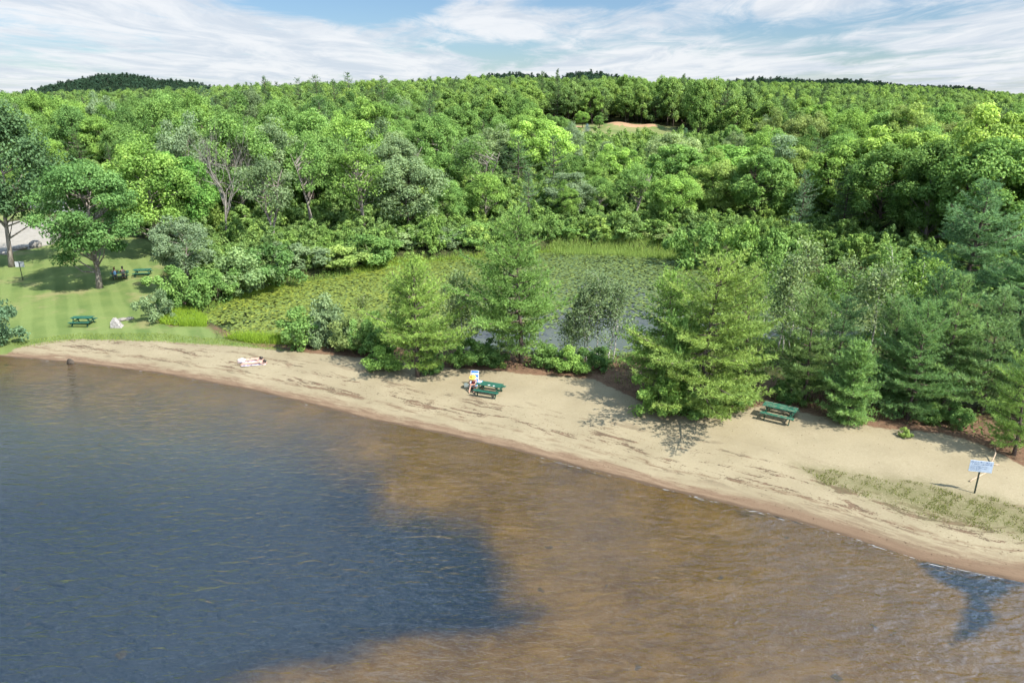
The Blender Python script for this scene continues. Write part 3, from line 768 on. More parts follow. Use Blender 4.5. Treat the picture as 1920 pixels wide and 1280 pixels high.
# ---- shrubs
SG = 'shrubs round the beach, pond and lawn'
for px, pb, pt, w, k, col, lab in [
    (575, 650, 585, 95, '0', 'fresh green', 'rounded shrub where the grass verge meets the sand, left end of the bushes'),
    (612, 648, 560, 90, '1', 'grey-green', 'taller greyish shrub on the pond bank left of the lone pine'),
    (655, 656, 600, 80, '2', 'olive green', 'olive shrub with dead twigs left of the lone pine'),
    (700, 662, 590, 80, '3', 'mid green', 'mid green shrub tucked against the lone pine\'s left side'),
    (800, 700, 652, 55, '0', 'deep green', 'dark shrub at the foot of the lone pine'),
    (720, 690, 650, 75, '1', 'bright green', 'light leafy shrub under the lone pine\'s left branches'),
    (870, 686, 632, 70, '2', 'fresh green', 'leafy shrub below the slender pale birch'),
    (915, 682, 640, 65, '3', 'deep green', 'dark shrub left of the spire-topped pine\'s trunk'),
    (1020, 686, 645, 60, '0', 'mid green', 'shrub right of the spire-topped pine\'s trunk'),
    (1072, 694, 650, 70, '1', 'bright green', 'bright leafy shrub before the open pond water'),
    (1120, 690, 650, 60, '2', 'deep green', 'dark shrub under the white-stemmed birch clump'),
    (1235, 772, 700, 95, '3', 'bright green', 'bright broad-leaved shrub at the left foot of the broadest pine'),
    (1262, 760, 590, 80, '0', 'fresh green', 'tall leafy shrub growing up through the broadest pine\'s left side'),
    (1290, 776, 735, 90, '1', 'fresh green', 'low leafy shrub at the front foot of the broadest pine'),
    (1375, 762, 720, 70, '2', 'mid green', 'shrub at the right foot of the broadest pine'),
    (1480, 748, 712, 60, '3', 'deep green', 'dark shrub directly behind the right-hand table'),
    (1800, 800, 760, 60, '0', 'deep green', 'dark shrub between the layered pine and the pine nearest the sign'),
    (1740, 790, 755, 50, '1', 'mid green', 'low shrub right of the layered pine\'s trunk'),
    (300, 600, 545, 60, '2', 'grey-green', 'greyish shrub at the lawn corner beside the reeds'),
    (345, 575, 500, 95, '3', 'fresh green', 'rounded shrub at the lawn\'s right edge below the silvery tree'),
    (405, 562, 500, 90, '0', 'mid green', 'shrub on the pond\'s left bank, first from the lawn'),
    (455, 548, 470, 105, '1', (.112, .160, .058), 'light green shrub on the pond\'s left bank, second from the lawn'),
    (510, 537, 462, 100, '2', 'deep green', 'dark shrub on the pond\'s left bank, third from the lawn'),
    (560, 528, 455, 110, '3', 'grey-green', 'broad greyish shrub on the pond\'s left bank, fourth from the lawn'),
    (632, 515, 462, 95, '1', 'yellow-green', 'yellow-green rounded shrub overhanging the lily pads'),
    (700, 500, 440, 90, '2', 'mid green', 'mid green shrub right of the yellow-green shrub over the lilies'),
    (765, 492, 430, 90, '0', 'pale green', 'pale shrub on the far left bank, left of the spire-topped pine'),
    (835, 485, 425, 95, '3', 'grey-green', 'greyish shrub on the far bank, close left of the spire-topped pine'),
    (900, 480, 420, 95, '1', 'fresh green', 'fresh green shrub on the far bank just left of the pine spire'),
    (1065, 470, 418, 90, '0', 'fresh green', 'shrub behind the reed strip, just right of the pine spire'),
    (1125, 470, 425, 85, '2', 'bright green', 'bright rounded shrub behind the middle of the reed strip'),
    (1185, 472, 415, 90, '3', 'mid green', 'mid green shrub behind the right half of the reed strip'),
    (1245, 476, 420, 90, '1', 'olive green', 'yellowish-olive shrub behind the right end of the reed strip'),
    (1310, 480, 420, 95, '2', 'fresh green', 'fresh green shrub behind the pond, above the broadest pine\'s left'),
    (1375, 490, 418, 95, '0', 'bright green', 'bright shrub behind the pond, above the broadest pine\'s right'),
    (1440, 500, 425, 90, '3', 'fresh green', 'shrub behind the pond beside the bare-stemmed birch'),
    (1695, 818, 800, 24, '1', 'yellow-green', 'tiny bright sprig alone on the open sand'),
    (945, 690, 678, 14, '0', 'yellow-green', 'tiny bright sprig on the needle litter behind the beach chair'),
    (-8, 648, 568, 95, '2', 'blue-green', 'dark shrub at the left edge where lawn, sand and water meet'),
    (1650, 545, 495, 75, '2', 'fresh green', 'leafy shrub behind the birch with the nest'),
    (1745, 560, 470, 90, '3', 'fresh green', 'fresh shrub left of the tall bluish pine')]:
    tree_px(f'shrub{k}', 'shrub', px, pb, pt, w, col, lab, cat='shrub', group=SG)
tree_px('silver_shrub', 'shrub', 470, 560, 515, 50, 'silver-green', 'small silvery shrub beside the pond\'s left reeds', cat='shrub', group=SG)

# ---- trees round the lawn
tree_px('lawn_maple', 'maple_tree', 187, 540, 276, 190, (.070, .128, .036), 'spreading tree with a forked pale trunk alone on the lawn', tilt=(0, 0), rz=.6)
tree_px('round1', 'shade_tree', 22, 500, 185, 190, (.066, .110, .044), 'big tree at the left edge beside the white lawn sign', tilt=(0, -.06))
tree_px('silver0', 'silver_tree', 352, 545, 405, 105, 'silver-green', 'silvery-leaved tree at the lawn\'s right edge by the lily pond')
tree_px('round3', 'maple_tree', 300, 480, 262, 165, 'bright green', 'lush bright green tree at the back right corner of the lawn')
tree_px('maple0', 'maple_tree', 352, 468, 280, 120, (.085, .165, .024), 'yellowish maple beside the bare grey-brown tree, on its left')
tree_px('bare_tree', 'bare_tree', 428, 462, 215, 140, 'mid green', 'leafless grey-brown tree with fine branches above the left woods', cat='bare tree')
tree_y('bare_stems', 'bare_tree', 855, 243, 142, 60, 'mid green', 'cluster of leafless pale grey stems in the middle woods', cat='bare tree')
# notable trees of the woods
tree_y('maple1', 'maple_tree', 1010, 222, 140, 108, (.165, .245, .034), 'bright yellow-green maple left of the clearing, highest of the middle woods')
tree_y('maple0', 'maple_tree', 1150, 268, 136, 84, (.140, .215, .028), 'bright maple standing below the orange dirt of the clearing')
tree_y('maple1', 'maple_tree', 1358, 272, 118, 145, (.110, .190, .026), 'wide yellow-green maple behind the pond, left of the silvery poplar')
tree_y('silver1', 'poplar_tree', 1466, 248, 122, 88, (.125, .175, .085), 'tall silvery poplar in the right woods')
tree_y('pine1', 'pine_tree', 1535, 262, 120, 105, 'dark green', 'dark layered pine just right of the silvery poplar', cat='pine')
tree_y('maple0', 'maple_tree', 1655, 232, 108, 150, (.150, .215, .040), 'yellow-green maple right of the poplar and its dark pine')
tree_y('maple1', 'maple_tree', 1745, 246, 100, 130, (.150, .210, .046), 'yellow-green maple second from the right edge')
tree_y('maple0', 'maple_tree', 1880, 188, 88, 190, (.165, .225, .044), 'tallest yellow-green maple, cut by the right edge')
tree_y('willow', 'willow_tree', 1262, 246, 165, 110, (.150, .190, .075), 'pale willow-like tree at the right end of the clearing', cat='willow')
tree_y('airy0', 'ash_tree', 742, 246, 128, 90, 'pale green', 'thin-crowned tree with pale bare trunks left of the leafless grey stems')
tree_y('silver0', 'silver_tree', 925, 235, 142, 85, 'pale green', 'pale silvery tree between leafless grey stems and brightest maple')
tree_y('silver1', 'silver_tree', 1075, 320, 112, 95, 'silver-green', 'low silvery tree behind the reeds, below the clearing')
tree_y('spruce0', 'spruce_tree', 1101, 232, 232, 22, (.10, .15, .14), 'small blue-grey spruce on the clearing lawn', cat='spruce')
tree_y('spruce1', 'spruce_tree', 1283, 240, 205, 24, (.07, .12, .06), 'slim pale green conifer at the right edge of the clearing', cat='spruce')
tree_y('round0', 'shade_tree', 1093, 205, 283, 26, 'bright green', 'small rounded bright tree at the back of the clearing')
tree_y('round2', 'shade_tree', 1124, 214, 280, 22, 'mid green', 'narrow green tree right of the small spruce in the clearing')
# pines on the skyline
for px, pt, Y, w, lab in [(590, 141, 270, 62, 'dark pine highest on the skyline left of centre'), (650, 139, 285, 46, 'pointed dark pine on the skyline, right neighbour of the highest one'), (556, 146, 290, 40, 'shorter dark skyline pine left of the highest one'),
                          (715, 145, 265, 52, 'layered dark skyline pine standing apart right of the pointed one'), (625, 149, 262, 44, 'dark pine between the two highest skyline pines'), (495, 143, 300, 44, 'dark broad crown breaking the skyline between hill and pines')]:
    tree_y('pine%d' % (Y % 4), 'pine_tree', px, pt, Y, w, 'dark green', lab, cat='pine', tone=.95)

# ---- rows of the woods
PXR = [-300, 100, 235, 280, 400, 500, 600, 700, 800, 900, 1000, 1100, 1200, 1300, 1400, 1500, 1600, 1700, 1800, 1920, 2150]
YR = [150, 150, 132, 90, 91, 94, 98, 102, 105, 108, 109, 109, 109, 109, 107, 103, 98, 93, 88, 84, 80]
TOPS = [
 ('front',  0,   [300, 300, 300, 268, 256, 250, 268, 290, 300, 300, 300, 318, 322, 312, 302, 296, 285, 278, 268, 250, 240]),
 ('second', 13,  [240, 240, 240, 228, 224, 222, 228, 244, 258, 252, 245, 286, 294, 296, 272, 264, 256, 248, 238, 226, 215]),
 ('third',  29,  [212, 212, 205, 200, 202, 204, 208, 215, 228, 238, 232, 282, 294, 290, 256, 248, 240, 234, 230, 220, 205]),
 ('fourth', 50,  [196, 196, 194, 184, 186, 188, 190, 196, 206, 216, 222, 252, 285, 286, 246, 230, 222, 218, 216, 212, 200]),
 ('fifth',  76,  [184, 184, 184, 176, 178, 178, 180, 182, 190, 202, 210, 244, 292, 285, 236, 214, 206, 202, 202, 204, 195]),
 ('sixth',  106, [174, 174, 174, 172, 172, 170, 170, 172, 174, 182, 190, 225, 300, 280, 215, 200, 192, 190, 192, 196, 190])]
FIXED = [(o.location.x, o.location.y) for o in TREES if o.scale[2] * 12 > 5]
BARE = [(o.location.x, o.location.y) for o in TREES if o.name.startswith('bare_tree')][0]
KINDS = [('round0', 'shade_tree', 'round-crowned tree'), ('round1', 'shade_tree', 'lumpy-crowned tree'), ('round2', 'shade_tree', 'dense tree'), ('round3', 'shade_tree', 'spreading tree'),
         ('round4', 'shade_tree', 'open-crowned tree'), ('round5', 'shade_tree', 'bushy tree'), ('silver0', 'silver_tree', 'silvery-leaved tree'), ('maple0', 'maple_tree', 'maple'), ('maple1', 'maple_tree', 'broad maple'),
         ('airy0', 'ash_tree', 'thin-crowned tree'), ('airy1', 'ash_tree', 'twin-stemmed tree'), ('pine0', 'pine_tree', 'layered pine'), ('pine2', 'pine_tree', 'ragged pine'), ('pine3', 'pine_tree', 'tall pine'), ('spruce0', 'spruce_tree', 'pointed conifer')]
WT = {'left': [8, 8, 8, 8, 5, 8, 2, 1, 1, 5, 4, 5, 4, 4, 0], 'mid': [6, 6, 6, 6, 5, 6, 4, 4, 4, 4, 3, 4, 4, 3, 0], 'right': [4, 4, 4, 4, 4, 4, 6, 7, 7, 3, 3, 5, 4, 3, 0]}
ORD = ['first', 'second', 'third', 'fourth', 'fifth', 'sixth', 'seventh', 'eighth', 'ninth', 'tenth', 'eleventh', 'twelfth']
WOODS = []
rr = random.Random(21)
for ri, (rname, dY, tops) in enumerate(TOPS):
    px = -170 + rr.uniform(0, 40)
    while px < 2100:
        Y = np.interp(px, PXR, YR) + dY * (1 if px > 240 else .8) + rr.uniform(-4, 4) * (1 + ri * .35)
        top = np.interp(px, PXR, tops) + rr.uniform(-30, 36) * (1 - ri * .14)
        x, y, zt = at(px, top, Y)
        h = zt - hz(x, y)
        inside = float(sdf(np.array([x]), np.array([y]), GLADE)[0]) < 2.5 or float(sdf(np.array([x]), np.array([y]), LOT)[0]) < 1.5 or float(sdf(np.array([x]), np.array([y]), ROAD)[0]) < 1.5 or float(sdf(np.array([x]), np.array([y]), LAWN2)[0]) < .5
        near = min(math.hypot(x - a, y - b) for a, b in FIXED)
        if h > 3.0 and not inside and near > 2.6 and math.hypot(x - BARE[0], y - BARE[1]) > (7 if y < BARE[1] + 2 else 3):
            zone = 'left' if px < 560 else ('mid' if px < 1250 else 'right')
            key, nm, txt = rr.choices(KINDS, WT[zone])[0]
            if h < 6.5 and key[:4] in ('pine', 'mapl'): key, nm, txt = KINDS[rr.choice([0, 2, 5, 6])]
            H, W = PROTO[key][2:4]
            w = min(W / H * h * rr.uniform(.78, 1.32) * (1.2 if h < 7 else 1), 11.5)
            if 'pine' in key: cn = rr.choice(['dark green', 'dark green', 'blue-green', 'deep green'])
            elif 'silver' in key: cn = rr.choice(['silver-green', 'pale green', 'grey-green'])
            elif 'maple' in key: cn = rr.choice(['bright green', 'yellow-green', 'fresh green'] if zone != 'left' else ['bright green', 'fresh green'])
            elif zone == 'right': cn = rr.choice(['mid green', 'bright green', 'yellow-green', 'fresh green', 'olive green'])
            else: cn = rr.choice(['mid green', 'deep green', 'fresh green', 'bright green', 'mid green', 'grey-green'])
            o = tree(key, nm, x, y, h, w, cn, cat='pine' if 'pine' in key else 'tree', group='trees of the woods', tone=rr.uniform(.88, 1.12), rz=rr.uniform(0, 6.28))
            if rr.random() < .5: o.scale.x *= -1
            WOODS.append((o, px, rname, cn, txt))
            FIXED.append((x, y))
        px += rr.uniform(5.2, 7.8) * (1 + .10 * ri) / (Y / CP / F)

# labels: look, row and place told from landmarks
def sector(px):
    for lim, s in [(235, 'behind the lawn'), (428, 'left of the leafless tree'), (740, 'right of the leafless tree'), (1010, 'left of the brightest maple'),
                   (1262, 'near the clearing'), (1466, 'left of the silvery poplar'), (1740, 'right of the silvery poplar')]:
        if px < lim: return s
    return 'at the far right'
bucket = {}
for o, px, rname, cn, txt in sorted(WOODS, key=lambda q: q[1]):
    k = (rname, sector(px), cn, txt); bucket.setdefault(k, []).append(o)
for (rname, sc, cn, txt), os_ in bucket.items():
    for i, o in enumerate(os_):
        base = f'{cn} {txt} in the {rname} row of woods {sc}'
        o['label'] = base if len(os_) == 1 else f'{ORD[i]} {base}' if False else f'{cn} {txt}, {ORD[i]} from left, {rname} row of woods {sc}'

# ------------------------------------------------------------------ far woods (one mass)
FAR = []
def far_proto(i, kind):
    if kind == 'd':
        pr = broadleaf(800 + i, 14, 9.5, [.1, .2, .15, .12][i % 4], 54, 135, .48, .135, .85, .62, 'far_leaf', 'bark')
    elif kind == 'p':
        pr = pine(820 + i, 16, 8, .2, 1.2, 6, .6, .16, 5, .5, .65, .65, .4, .45, .12, mat='far_needle')
    elif kind == 's':
        sm_, cm_ = shrub(880 + i, 3.0, 4.0, 24, 120, .30, 'far_leaf'); pr = (sm_, cm_)
    else:
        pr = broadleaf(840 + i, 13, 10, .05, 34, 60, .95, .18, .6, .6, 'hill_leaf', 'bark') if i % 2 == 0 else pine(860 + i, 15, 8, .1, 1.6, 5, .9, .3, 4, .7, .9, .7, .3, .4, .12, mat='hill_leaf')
    return pr
def far_woods(name, kinds, pts, idx, scl, label):
    objs = []
    for i, k in enumerate(kinds):
        tm, cm = far_proto(i, k)
        # trunk and crown in one mesh for the distant mass
        nv = len(tm.vertices)
        import bmesh
        b = bmesh.new(); b.from_mesh(cm)
        for f in b.faces: f.material_index = 0
        c0 = len(b.faces); b.from_mesh(tm); b.faces.ensure_lookup_table()
        for f in b.faces[c0:]: f.material_index = 1
        me = bpy.data.meshes.new('distant_tree'); b.to_mesh(me); b.free()
        me.materials.append(cm.materials[0]); me.materials.append(M['bark'])
        ob = bpy.data.objects.new('distant_tree', me); objs.append(ob)
    m = bpy.data.meshes.new(name); m.vertices.add(len(pts)); m.vertices.foreach_set('co', np.asarray(pts, np.float32).ravel())
    a = m.attributes.new('pick', 'INT', 'POINT'); a.data.foreach_set('value', np.asarray(idx, np.int32))
    a = m.attributes.new('turn', 'FLOAT_VECTOR', 'POINT'); rv = np.zeros((len(pts), 3), np.float32); rv[:, 2] = RNG.uniform(0, 6.28, len(pts)); a.data.foreach_set('vector', rv.ravel())
    a = m.attributes.new('size', 'FLOAT_VECTOR', 'POINT'); a.data.foreach_set('vector', np.asarray(scl, np.float32).ravel())
    o = link(bpy.data.objects.new(name, m)); tag(o, label, 'forest', kind='stuff')
    g = bpy.data.node_groups.new(name + '_spread', 'GeometryNodeTree')
    g.interface.new_socket('Geometry', in_out='INPUT', socket_type='NodeSocketGeometry'); g.interface.new_socket('Geometry', in_out='OUTPUT', socket_type='NodeSocketGeometry')
    N, L = g.nodes, g.links
    gi, go = N.new('NodeGroupInput'), N.new('NodeGroupOutput')
    mp = N.new('GeometryNodeMeshToPoints'); L.new(gi.outputs[0], mp.inputs[0])
    jn = N.new('GeometryNodeJoinGeometry')
    for ob in reversed(objs):
        oi = N.new('GeometryNodeObjectInfo'); oi.inputs['Object'].default_value = ob; oi.inputs['As Instance'].default_value = True
        L.new(oi.outputs['Geometry'], jn.inputs[0])
    ip = N.new('GeometryNodeInstanceOnPoints'); ip.inputs['Pick Instance'].default_value = True
    L.new(mp.outputs[0], ip.inputs['Points']); L.new(jn.outputs[0], ip.inputs['Instance'])
    for nm, typ, sock in [('pick', 'INT', 'Instance Index'), ('turn', 'FLOAT_VECTOR', 'Rotation'), ('size', 'FLOAT_VECTOR', 'Scale')]:
        na = N.new('GeometryNodeInputNamedAttribute'); na.data_type = typ; na.inputs['Name'].default_value = nm
        out = [q for q in na.outputs if q.enabled and q.name == 'Attribute'][0]
        L.new(out, ip.inputs[sock])
    L.new(ip.outputs[0], go.inputs[0])
    md = o.modifiers.new('spread', 'NODES'); md.node_group = g
    return o

def scatter(y0, y1, spacing, marg=1.12):
    pts = []
    y = y0
    while y < y1:
        sp = spacing * (1 + .0004 * (y - y0))
        xw = .72 * y / 1.05 * marg + 8
        xs = np.arange(-xw, xw, sp)
        pts.append(np.stack([xs + RNG.uniform(-.42, .42, len(xs)) * sp, y + RNG.uniform(-.42, .42, len(xs)) * sp], 1))
        y += sp * .9
    return np.concatenate(pts)
Pf = scatter(205, 900, 6.4)
pxx = 960 + 1.056 * Pf[:, 0] / Pf[:, 1] * F
rcc = np.interp(pxx, CREST_PX, CREST_R)
startY = np.interp(pxx, PXR, YR) + 106 + 10
ok = (Pf[:, 1] < rcc + 60) & (Pf[:, 1] > startY) & (sdf(Pf[:, 0], Pf[:, 1], GLADE) > 3)
hide = (pxx > 1020) & (pxx < 1275) & (Pf[:, 1] < 300); ok &= ~hide
Pf = Pf[ok]; pxx = pxx[ok]
zf = height(Pf[:, 0], Pf[:, 1]) - .2
pin = RNG.random(len(Pf)) < (.17 + .08 * (pxx < 450) + .10 * vnoise(Pf[:, 0], Pf[:, 1], 40, 5))
idx = np.where(pin, 4 + RNG.integers(0, 3, len(Pf)), RNG.integers(0, 4, len(Pf)))
hh = RNG.uniform(.66, 1.12, len(Pf)) * np.where(pin, .92, 1.0)
ww = RNG.uniform(.85, 1.15, len(Pf))
tallband = (pxx > 1000) & (pxx < 1420) & (Pf[:, 1] < 330); hh[tallband] *= 1.25
far_woods('distant_woods', ['d', 'd', 'd', 'd', 'p', 'p', 'p'], np.c_[Pf, zf], idx, np.stack([ww, ww, hh], 1), 'continuous green woods rising to the skyline behind the individual trees')
Pt = scatter(70, 250, 2.5, 1.15)
b_ = line_side(Pt[:, 0], Pt[:, 1], BACK); okt = (b_ > 12) & (sdf(Pt[:, 0], Pt[:, 1], POND) > 2.0)
for pl_, mg in [(LAWN, 3.0), (LOT, 2.5), (ROAD, 2.5), (LAWN2, 2), (GLADE, 1.5)]: okt &= sdf(Pt[:, 0], Pt[:, 1], pl_) > mg
Pt = Pt[okt]
shop = Pt[:, 1] - np.interp(960 + 1.04 * Pt[:, 0] / Pt[:, 1] * F, PXR, YR)
okt = shop > -14; Pt = Pt[okt]; shop = shop[okt]
tall = RNG.uniform(.55, 1.25, len(Pt)) * np.where(shop < 6, .75, 1.15)
far_woods('thicket', ['s', 's', 's', 's'], np.c_[Pt, height(Pt[:, 0], Pt[:, 1]) - .1], RNG.integers(0, 4, len(Pt)), np.stack([tall * 1.05, tall * 1.05, tall * RNG.uniform(.9, 1.5, len(Pt))], 1), 'leafy thicket of saplings filling the ground beneath the woods')
Ph = []
for hx, hy, hzz, sx, sy in HILLS:
    n = int(sx * sy * .16)
    q = np.stack([hx + RNG.normal(size=n) * sx * 1.35, hy - np.abs(RNG.normal(size=n)) * sy * .9 + sy * .25], 1); Ph.append(q)
Ph = np.concatenate(Ph)
zh = height(Ph[:, 0], Ph[:, 1]) - .3
keep = (zh > 14) & (Ph[:, 1] > 950); Ph, zh = Ph[keep], zh[keep]
sc_ = (.55 + RNG.random((len(Ph), 1)) ** 2.2 * 1.5) * np.ones((1, 3))
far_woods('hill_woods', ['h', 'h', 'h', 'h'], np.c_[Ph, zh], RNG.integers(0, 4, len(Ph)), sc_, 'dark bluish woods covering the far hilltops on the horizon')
print('individual trees+shrubs', len(TREES), 'woods', len(WOODS), 'far', len(Pf), 'hill', len(Ph))

# ------------------------------------------------------------------ lily pads, reeds, grass, undergrowth
def lily_pads():
    rng = np.random.default_rng(31)
    x0, y0 = POND.min(0); x1, y1 = POND.max(0)
    n = 150000
    p = np.stack([rng.uniform(x0, x1, n), rng.uniform(y0, y1, n)], 1)
    d = sdf(p[:, 0], p[:, 1], POND)
    nz = vnoise(p[:, 0], p[:, 1] * 2.2, 2.6, 1) * .35 + vnoise(p[:, 0], p[:, 1] * 2.0, 1.1, 4) * .35 + vnoise(p[:, 0], p[:, 1], 7, 2) * .2
    cxy = gp(1110, 625, .3); c2 = gp(418, 612, .3); c3 = gp(920, 635, .3); c4 = gp(1250, 600, .3)
    open_ = np.exp(-(((p[:, 0] - cxy[0]) / 5.0) ** 2 + ((p[:, 1] - cxy[1]) / 5.5) ** 2)) + np.exp(-(((p[:, 0] - c2[0]) / 1.9) ** 2 + ((p[:, 1] - c2[1]) / 2.0) ** 2)) \
        + .9 * np.exp(-(((p[:, 0] - c3[0]) / 5) ** 2 + ((p[:, 1] - c3[1]) / 3.5) ** 2)) + .5 * np.exp(-(((p[:, 0] - c4[0]) / 9) ** 2 + ((p[:, 1] - c4[1]) / 8) ** 2))
    dens = .80 + .75 * nz - .95 * open_ - .25 * sm(-5, 20, p[:, 0]) + .15 * sm(2.5, .2, -d)
    keep = (d < .05) & (rng.random(n) < dens)
    p = p[keep]; n = len(p)
    r = rng.uniform(.07, .19, n); k = 7
    a = rng.uniform(0, 6.28, n)[:, None] + np.linspace(.25, 6.03, k)[None]
    tilt = rng.normal(size=(n, 2)) * .08
    ring = np.stack([p[:, :1] + np.cos(a) * r[:, None], p[:, 1:] + np.sin(a) * r[:, None], np.zeros((n, k))], 2)
    ring[:, :, 2] = .312 + rng.uniform(0, .012, n)[:, None] + (ring[:, :, 0] - p[:, :1]) * tilt[:, :1] + (ring[:, :, 1] - p[:, 1:]) * tilt[:, 1:] + np.abs(tilt).sum(1)[:, None] * .2
    V = ring.reshape(-1, 3); Fc = np.arange(n * k).reshape(n, k)
    side = sm(-18, 10, p[:, 0])
    lv = np.clip(.55 - .3 * side + .2 * rng.normal(size=n), 0, 1)
    t = NT('lily_leaves'); v = t.attr('leafvar')
    rp = t.n('ShaderNodeValToRGB'); cr = rp.color_ramp
    cr.elements[0].color = (.062, .098, .038, 1); cr.elements[1].color = (.185, .210, .028, 1); e = cr.elements.new(.5); e.color = (.110, .148, .026, 1)
    t.set(rp.inputs[0], v)
    mt = t.done(t.pbsdf(rp.outputs[0], .45, .35))
    m = mesh_np('lily_pads', V, Fc, mt, {'leafvar': ('FACE', lv)})
    tag(link(bpy.data.objects.new('lily_pads', m)), 'yellow-green lily pads floating all over the pond', 'lily pads', kind='stuff')
lily_pads()

def blade_field(name, pts, hgt, wid, col, label, cat, lean=.35, per=1, matkey='leaf', seed=3):
    rng = np.random.default_rng(seed)
    p = np.repeat(np.asarray(pts), per, 0); n = len(p)
    p[:, :2] += rng.normal(size=(n, 2)) * .06 * (per > 1)
    D = rng.normal(size=(n, 3)) * lean + [0, 0, 1]
    V, Fc = blades(p, D, hgt * (rng.uniform(.6, 1.15, n) if not hasattr(hgt, '__len__') else np.repeat(hgt, per)), wid, rng)
    m = mesh_np(name, V, Fc, M[matkey], {'leafvar': ('FACE', np.clip(.5 + .25 * rng.normal(size=n), 0, 1))})
    o = link(bpy.data.objects.new(name, m)); o.color = (*col, 1)
    return tag(o, label, cat, kind='stuff')

def area_pts(poly_px, n, z=.3, seed=1, margin=0):
    rng = np.random.default_rng(seed)
    poly = np.array([list(gp(a, b, z)) for a, b in poly_px])
    lo, hi = poly.min(0), poly.max(0)
    p = np.stack([rng.uniform(lo[0], hi[0], n), rng.uniform(lo[1], hi[1], n)], 1)
    p = p[sdf(p[:, 0], p[:, 1], poly) < margin]
    return np.c_[p, height(p[:, 0], p[:, 1])]

reed1 = area_pts([(300, 598), (340, 582), (384, 590), (388, 610), (340, 612), (300, 608)], 9000, .5, 1)
reed1b = area_pts([(420, 632), (470, 628), (545, 634), (545, 644), (470, 642)], 7000, .5, 2)
blade_field('reeds', np.r_[reed1, reed1b], .75, .035, (.24, .36, .045), 'bright yellow-green reeds at the pond\'s left corner', 'reeds')
reed2 = area_pts([(1030, 466), (1100, 464), (1200, 466), (1300, 476), (1340, 486), (1330, 497), (1250, 486), (1150, 478), (1040, 477)], 16000, .4, 3)
reed2[:, 2] = np.maximum(reed2[:, 2], .2)
blade_field('reed_strip', reed2, 1.1, .05, (.26, .36, .10), 'strip of tall green reeds along the pond\'s far bank', 'reeds')
reed3 = area_pts([(440, 552), (480, 543), (530, 535), (535, 542), (480, 556), (445, 562)], 6000, .4, 4)
reed4 = area_pts([(660, 508), (740, 490), (800, 486), (800, 494), (740, 502), (680, 514)], 6000, .4, 6)
blade_field('reed_fringe', np.r_[reed3, reed4, area_pts([(740, 494), (850, 483), (960, 474), (1050, 468), (1050, 474), (960, 481), (850, 490), (745, 500)], 9000, .4, 7)], .6, .045, (.26, .36, .06), 'low bright reeds fringing the pond\'s left bank', 'reeds')
gr = area_pts([(1500, 872), (1560, 878), (1640, 892), (1740, 905), (1800, 925), (1860, 930), (1960, 965), (1960, 1020), (1880, 995), (1790, 975), (1740, 965), (1620, 925), (1540, 900)], 26000, .45, 5)
kz = vnoise(gr[:, 0], gr[:, 1], .6, 3) + .6 * vnoise(gr[:, 0], gr[:, 1], 2.2, 8) + np.random.default_rng(9).normal(size=len(gr)) * .3
gr = gr[kz > .12]
blade_field('beach_grass', gr, .14, .03, (.17, .19, .055), 'thin weedy grass growing on the sand near the right-hand sign', 'grass', .7)
verge = area_pts([(30, 640), (150, 627), (300, 633), (420, 640), (530, 651), (530, 641), (420, 628), (300, 618), (150, 616), (20, 630)], 16000, .8, 12)
blade_field('grass_verge', verge, .16, .03, (.19, .25, .06), 'longer grass along the edge between lawn and sand', 'grass', .6)

def bank_reeds():
    rng = np.random.default_rng(77); n = 150000
    x0, y0 = POND.min(0) - 2; x1, y1 = POND.max(0) + 2
    p = np.stack([rng.uniform(x0, x1, n), rng.uniform(y0, y1, n)], 1)
    d = sdf(p[:, 0], p[:, 1], POND); b = line_side(p[:, 0], p[:, 1], BACK)
    p = p[(d > -.5) & (d < 1.5 + vnoise(p[:, 0], p[:, 1], 2.0, 3)) & (b > 9)]
    z = np.maximum(height(p[:, 0], p[:, 1]), .25)
    blade_field('bank_reeds', np.c_[p, z], .6, .05, (.20, .30, .065), 'low rushes lining the pond bank under the shrubs', 'reeds', .45, seed=13)
bank_reeds()
def bank_weeds():
    rng = np.random.default_rng(78); n = 60000
    p = np.stack([rng.uniform(-26, 30, n), rng.uniform(30, 66, n)], 1)
    b = line_side(p[:, 0], p[:, 1], BACK); d = sdf(p[:, 0], p[:, 1], POND)
    k = vnoise(p[:, 0], p[:, 1], 1.3, 5) + rng.normal(size=n) * .3
    p = p[(b > .7) & (b < 7) & (d > -.2) & (k > .05)]
    blade_field('bank_weeds', np.c_[p, np.maximum(height(p[:, 0], p[:, 1]), .25)], rng.uniform(.2, 1.0, len(p)), .035, (.16, .20, .07), 'tall weeds and thin saplings on the strip between beach and pond', 'weeds', .4, seed=14)
bank_weeds()

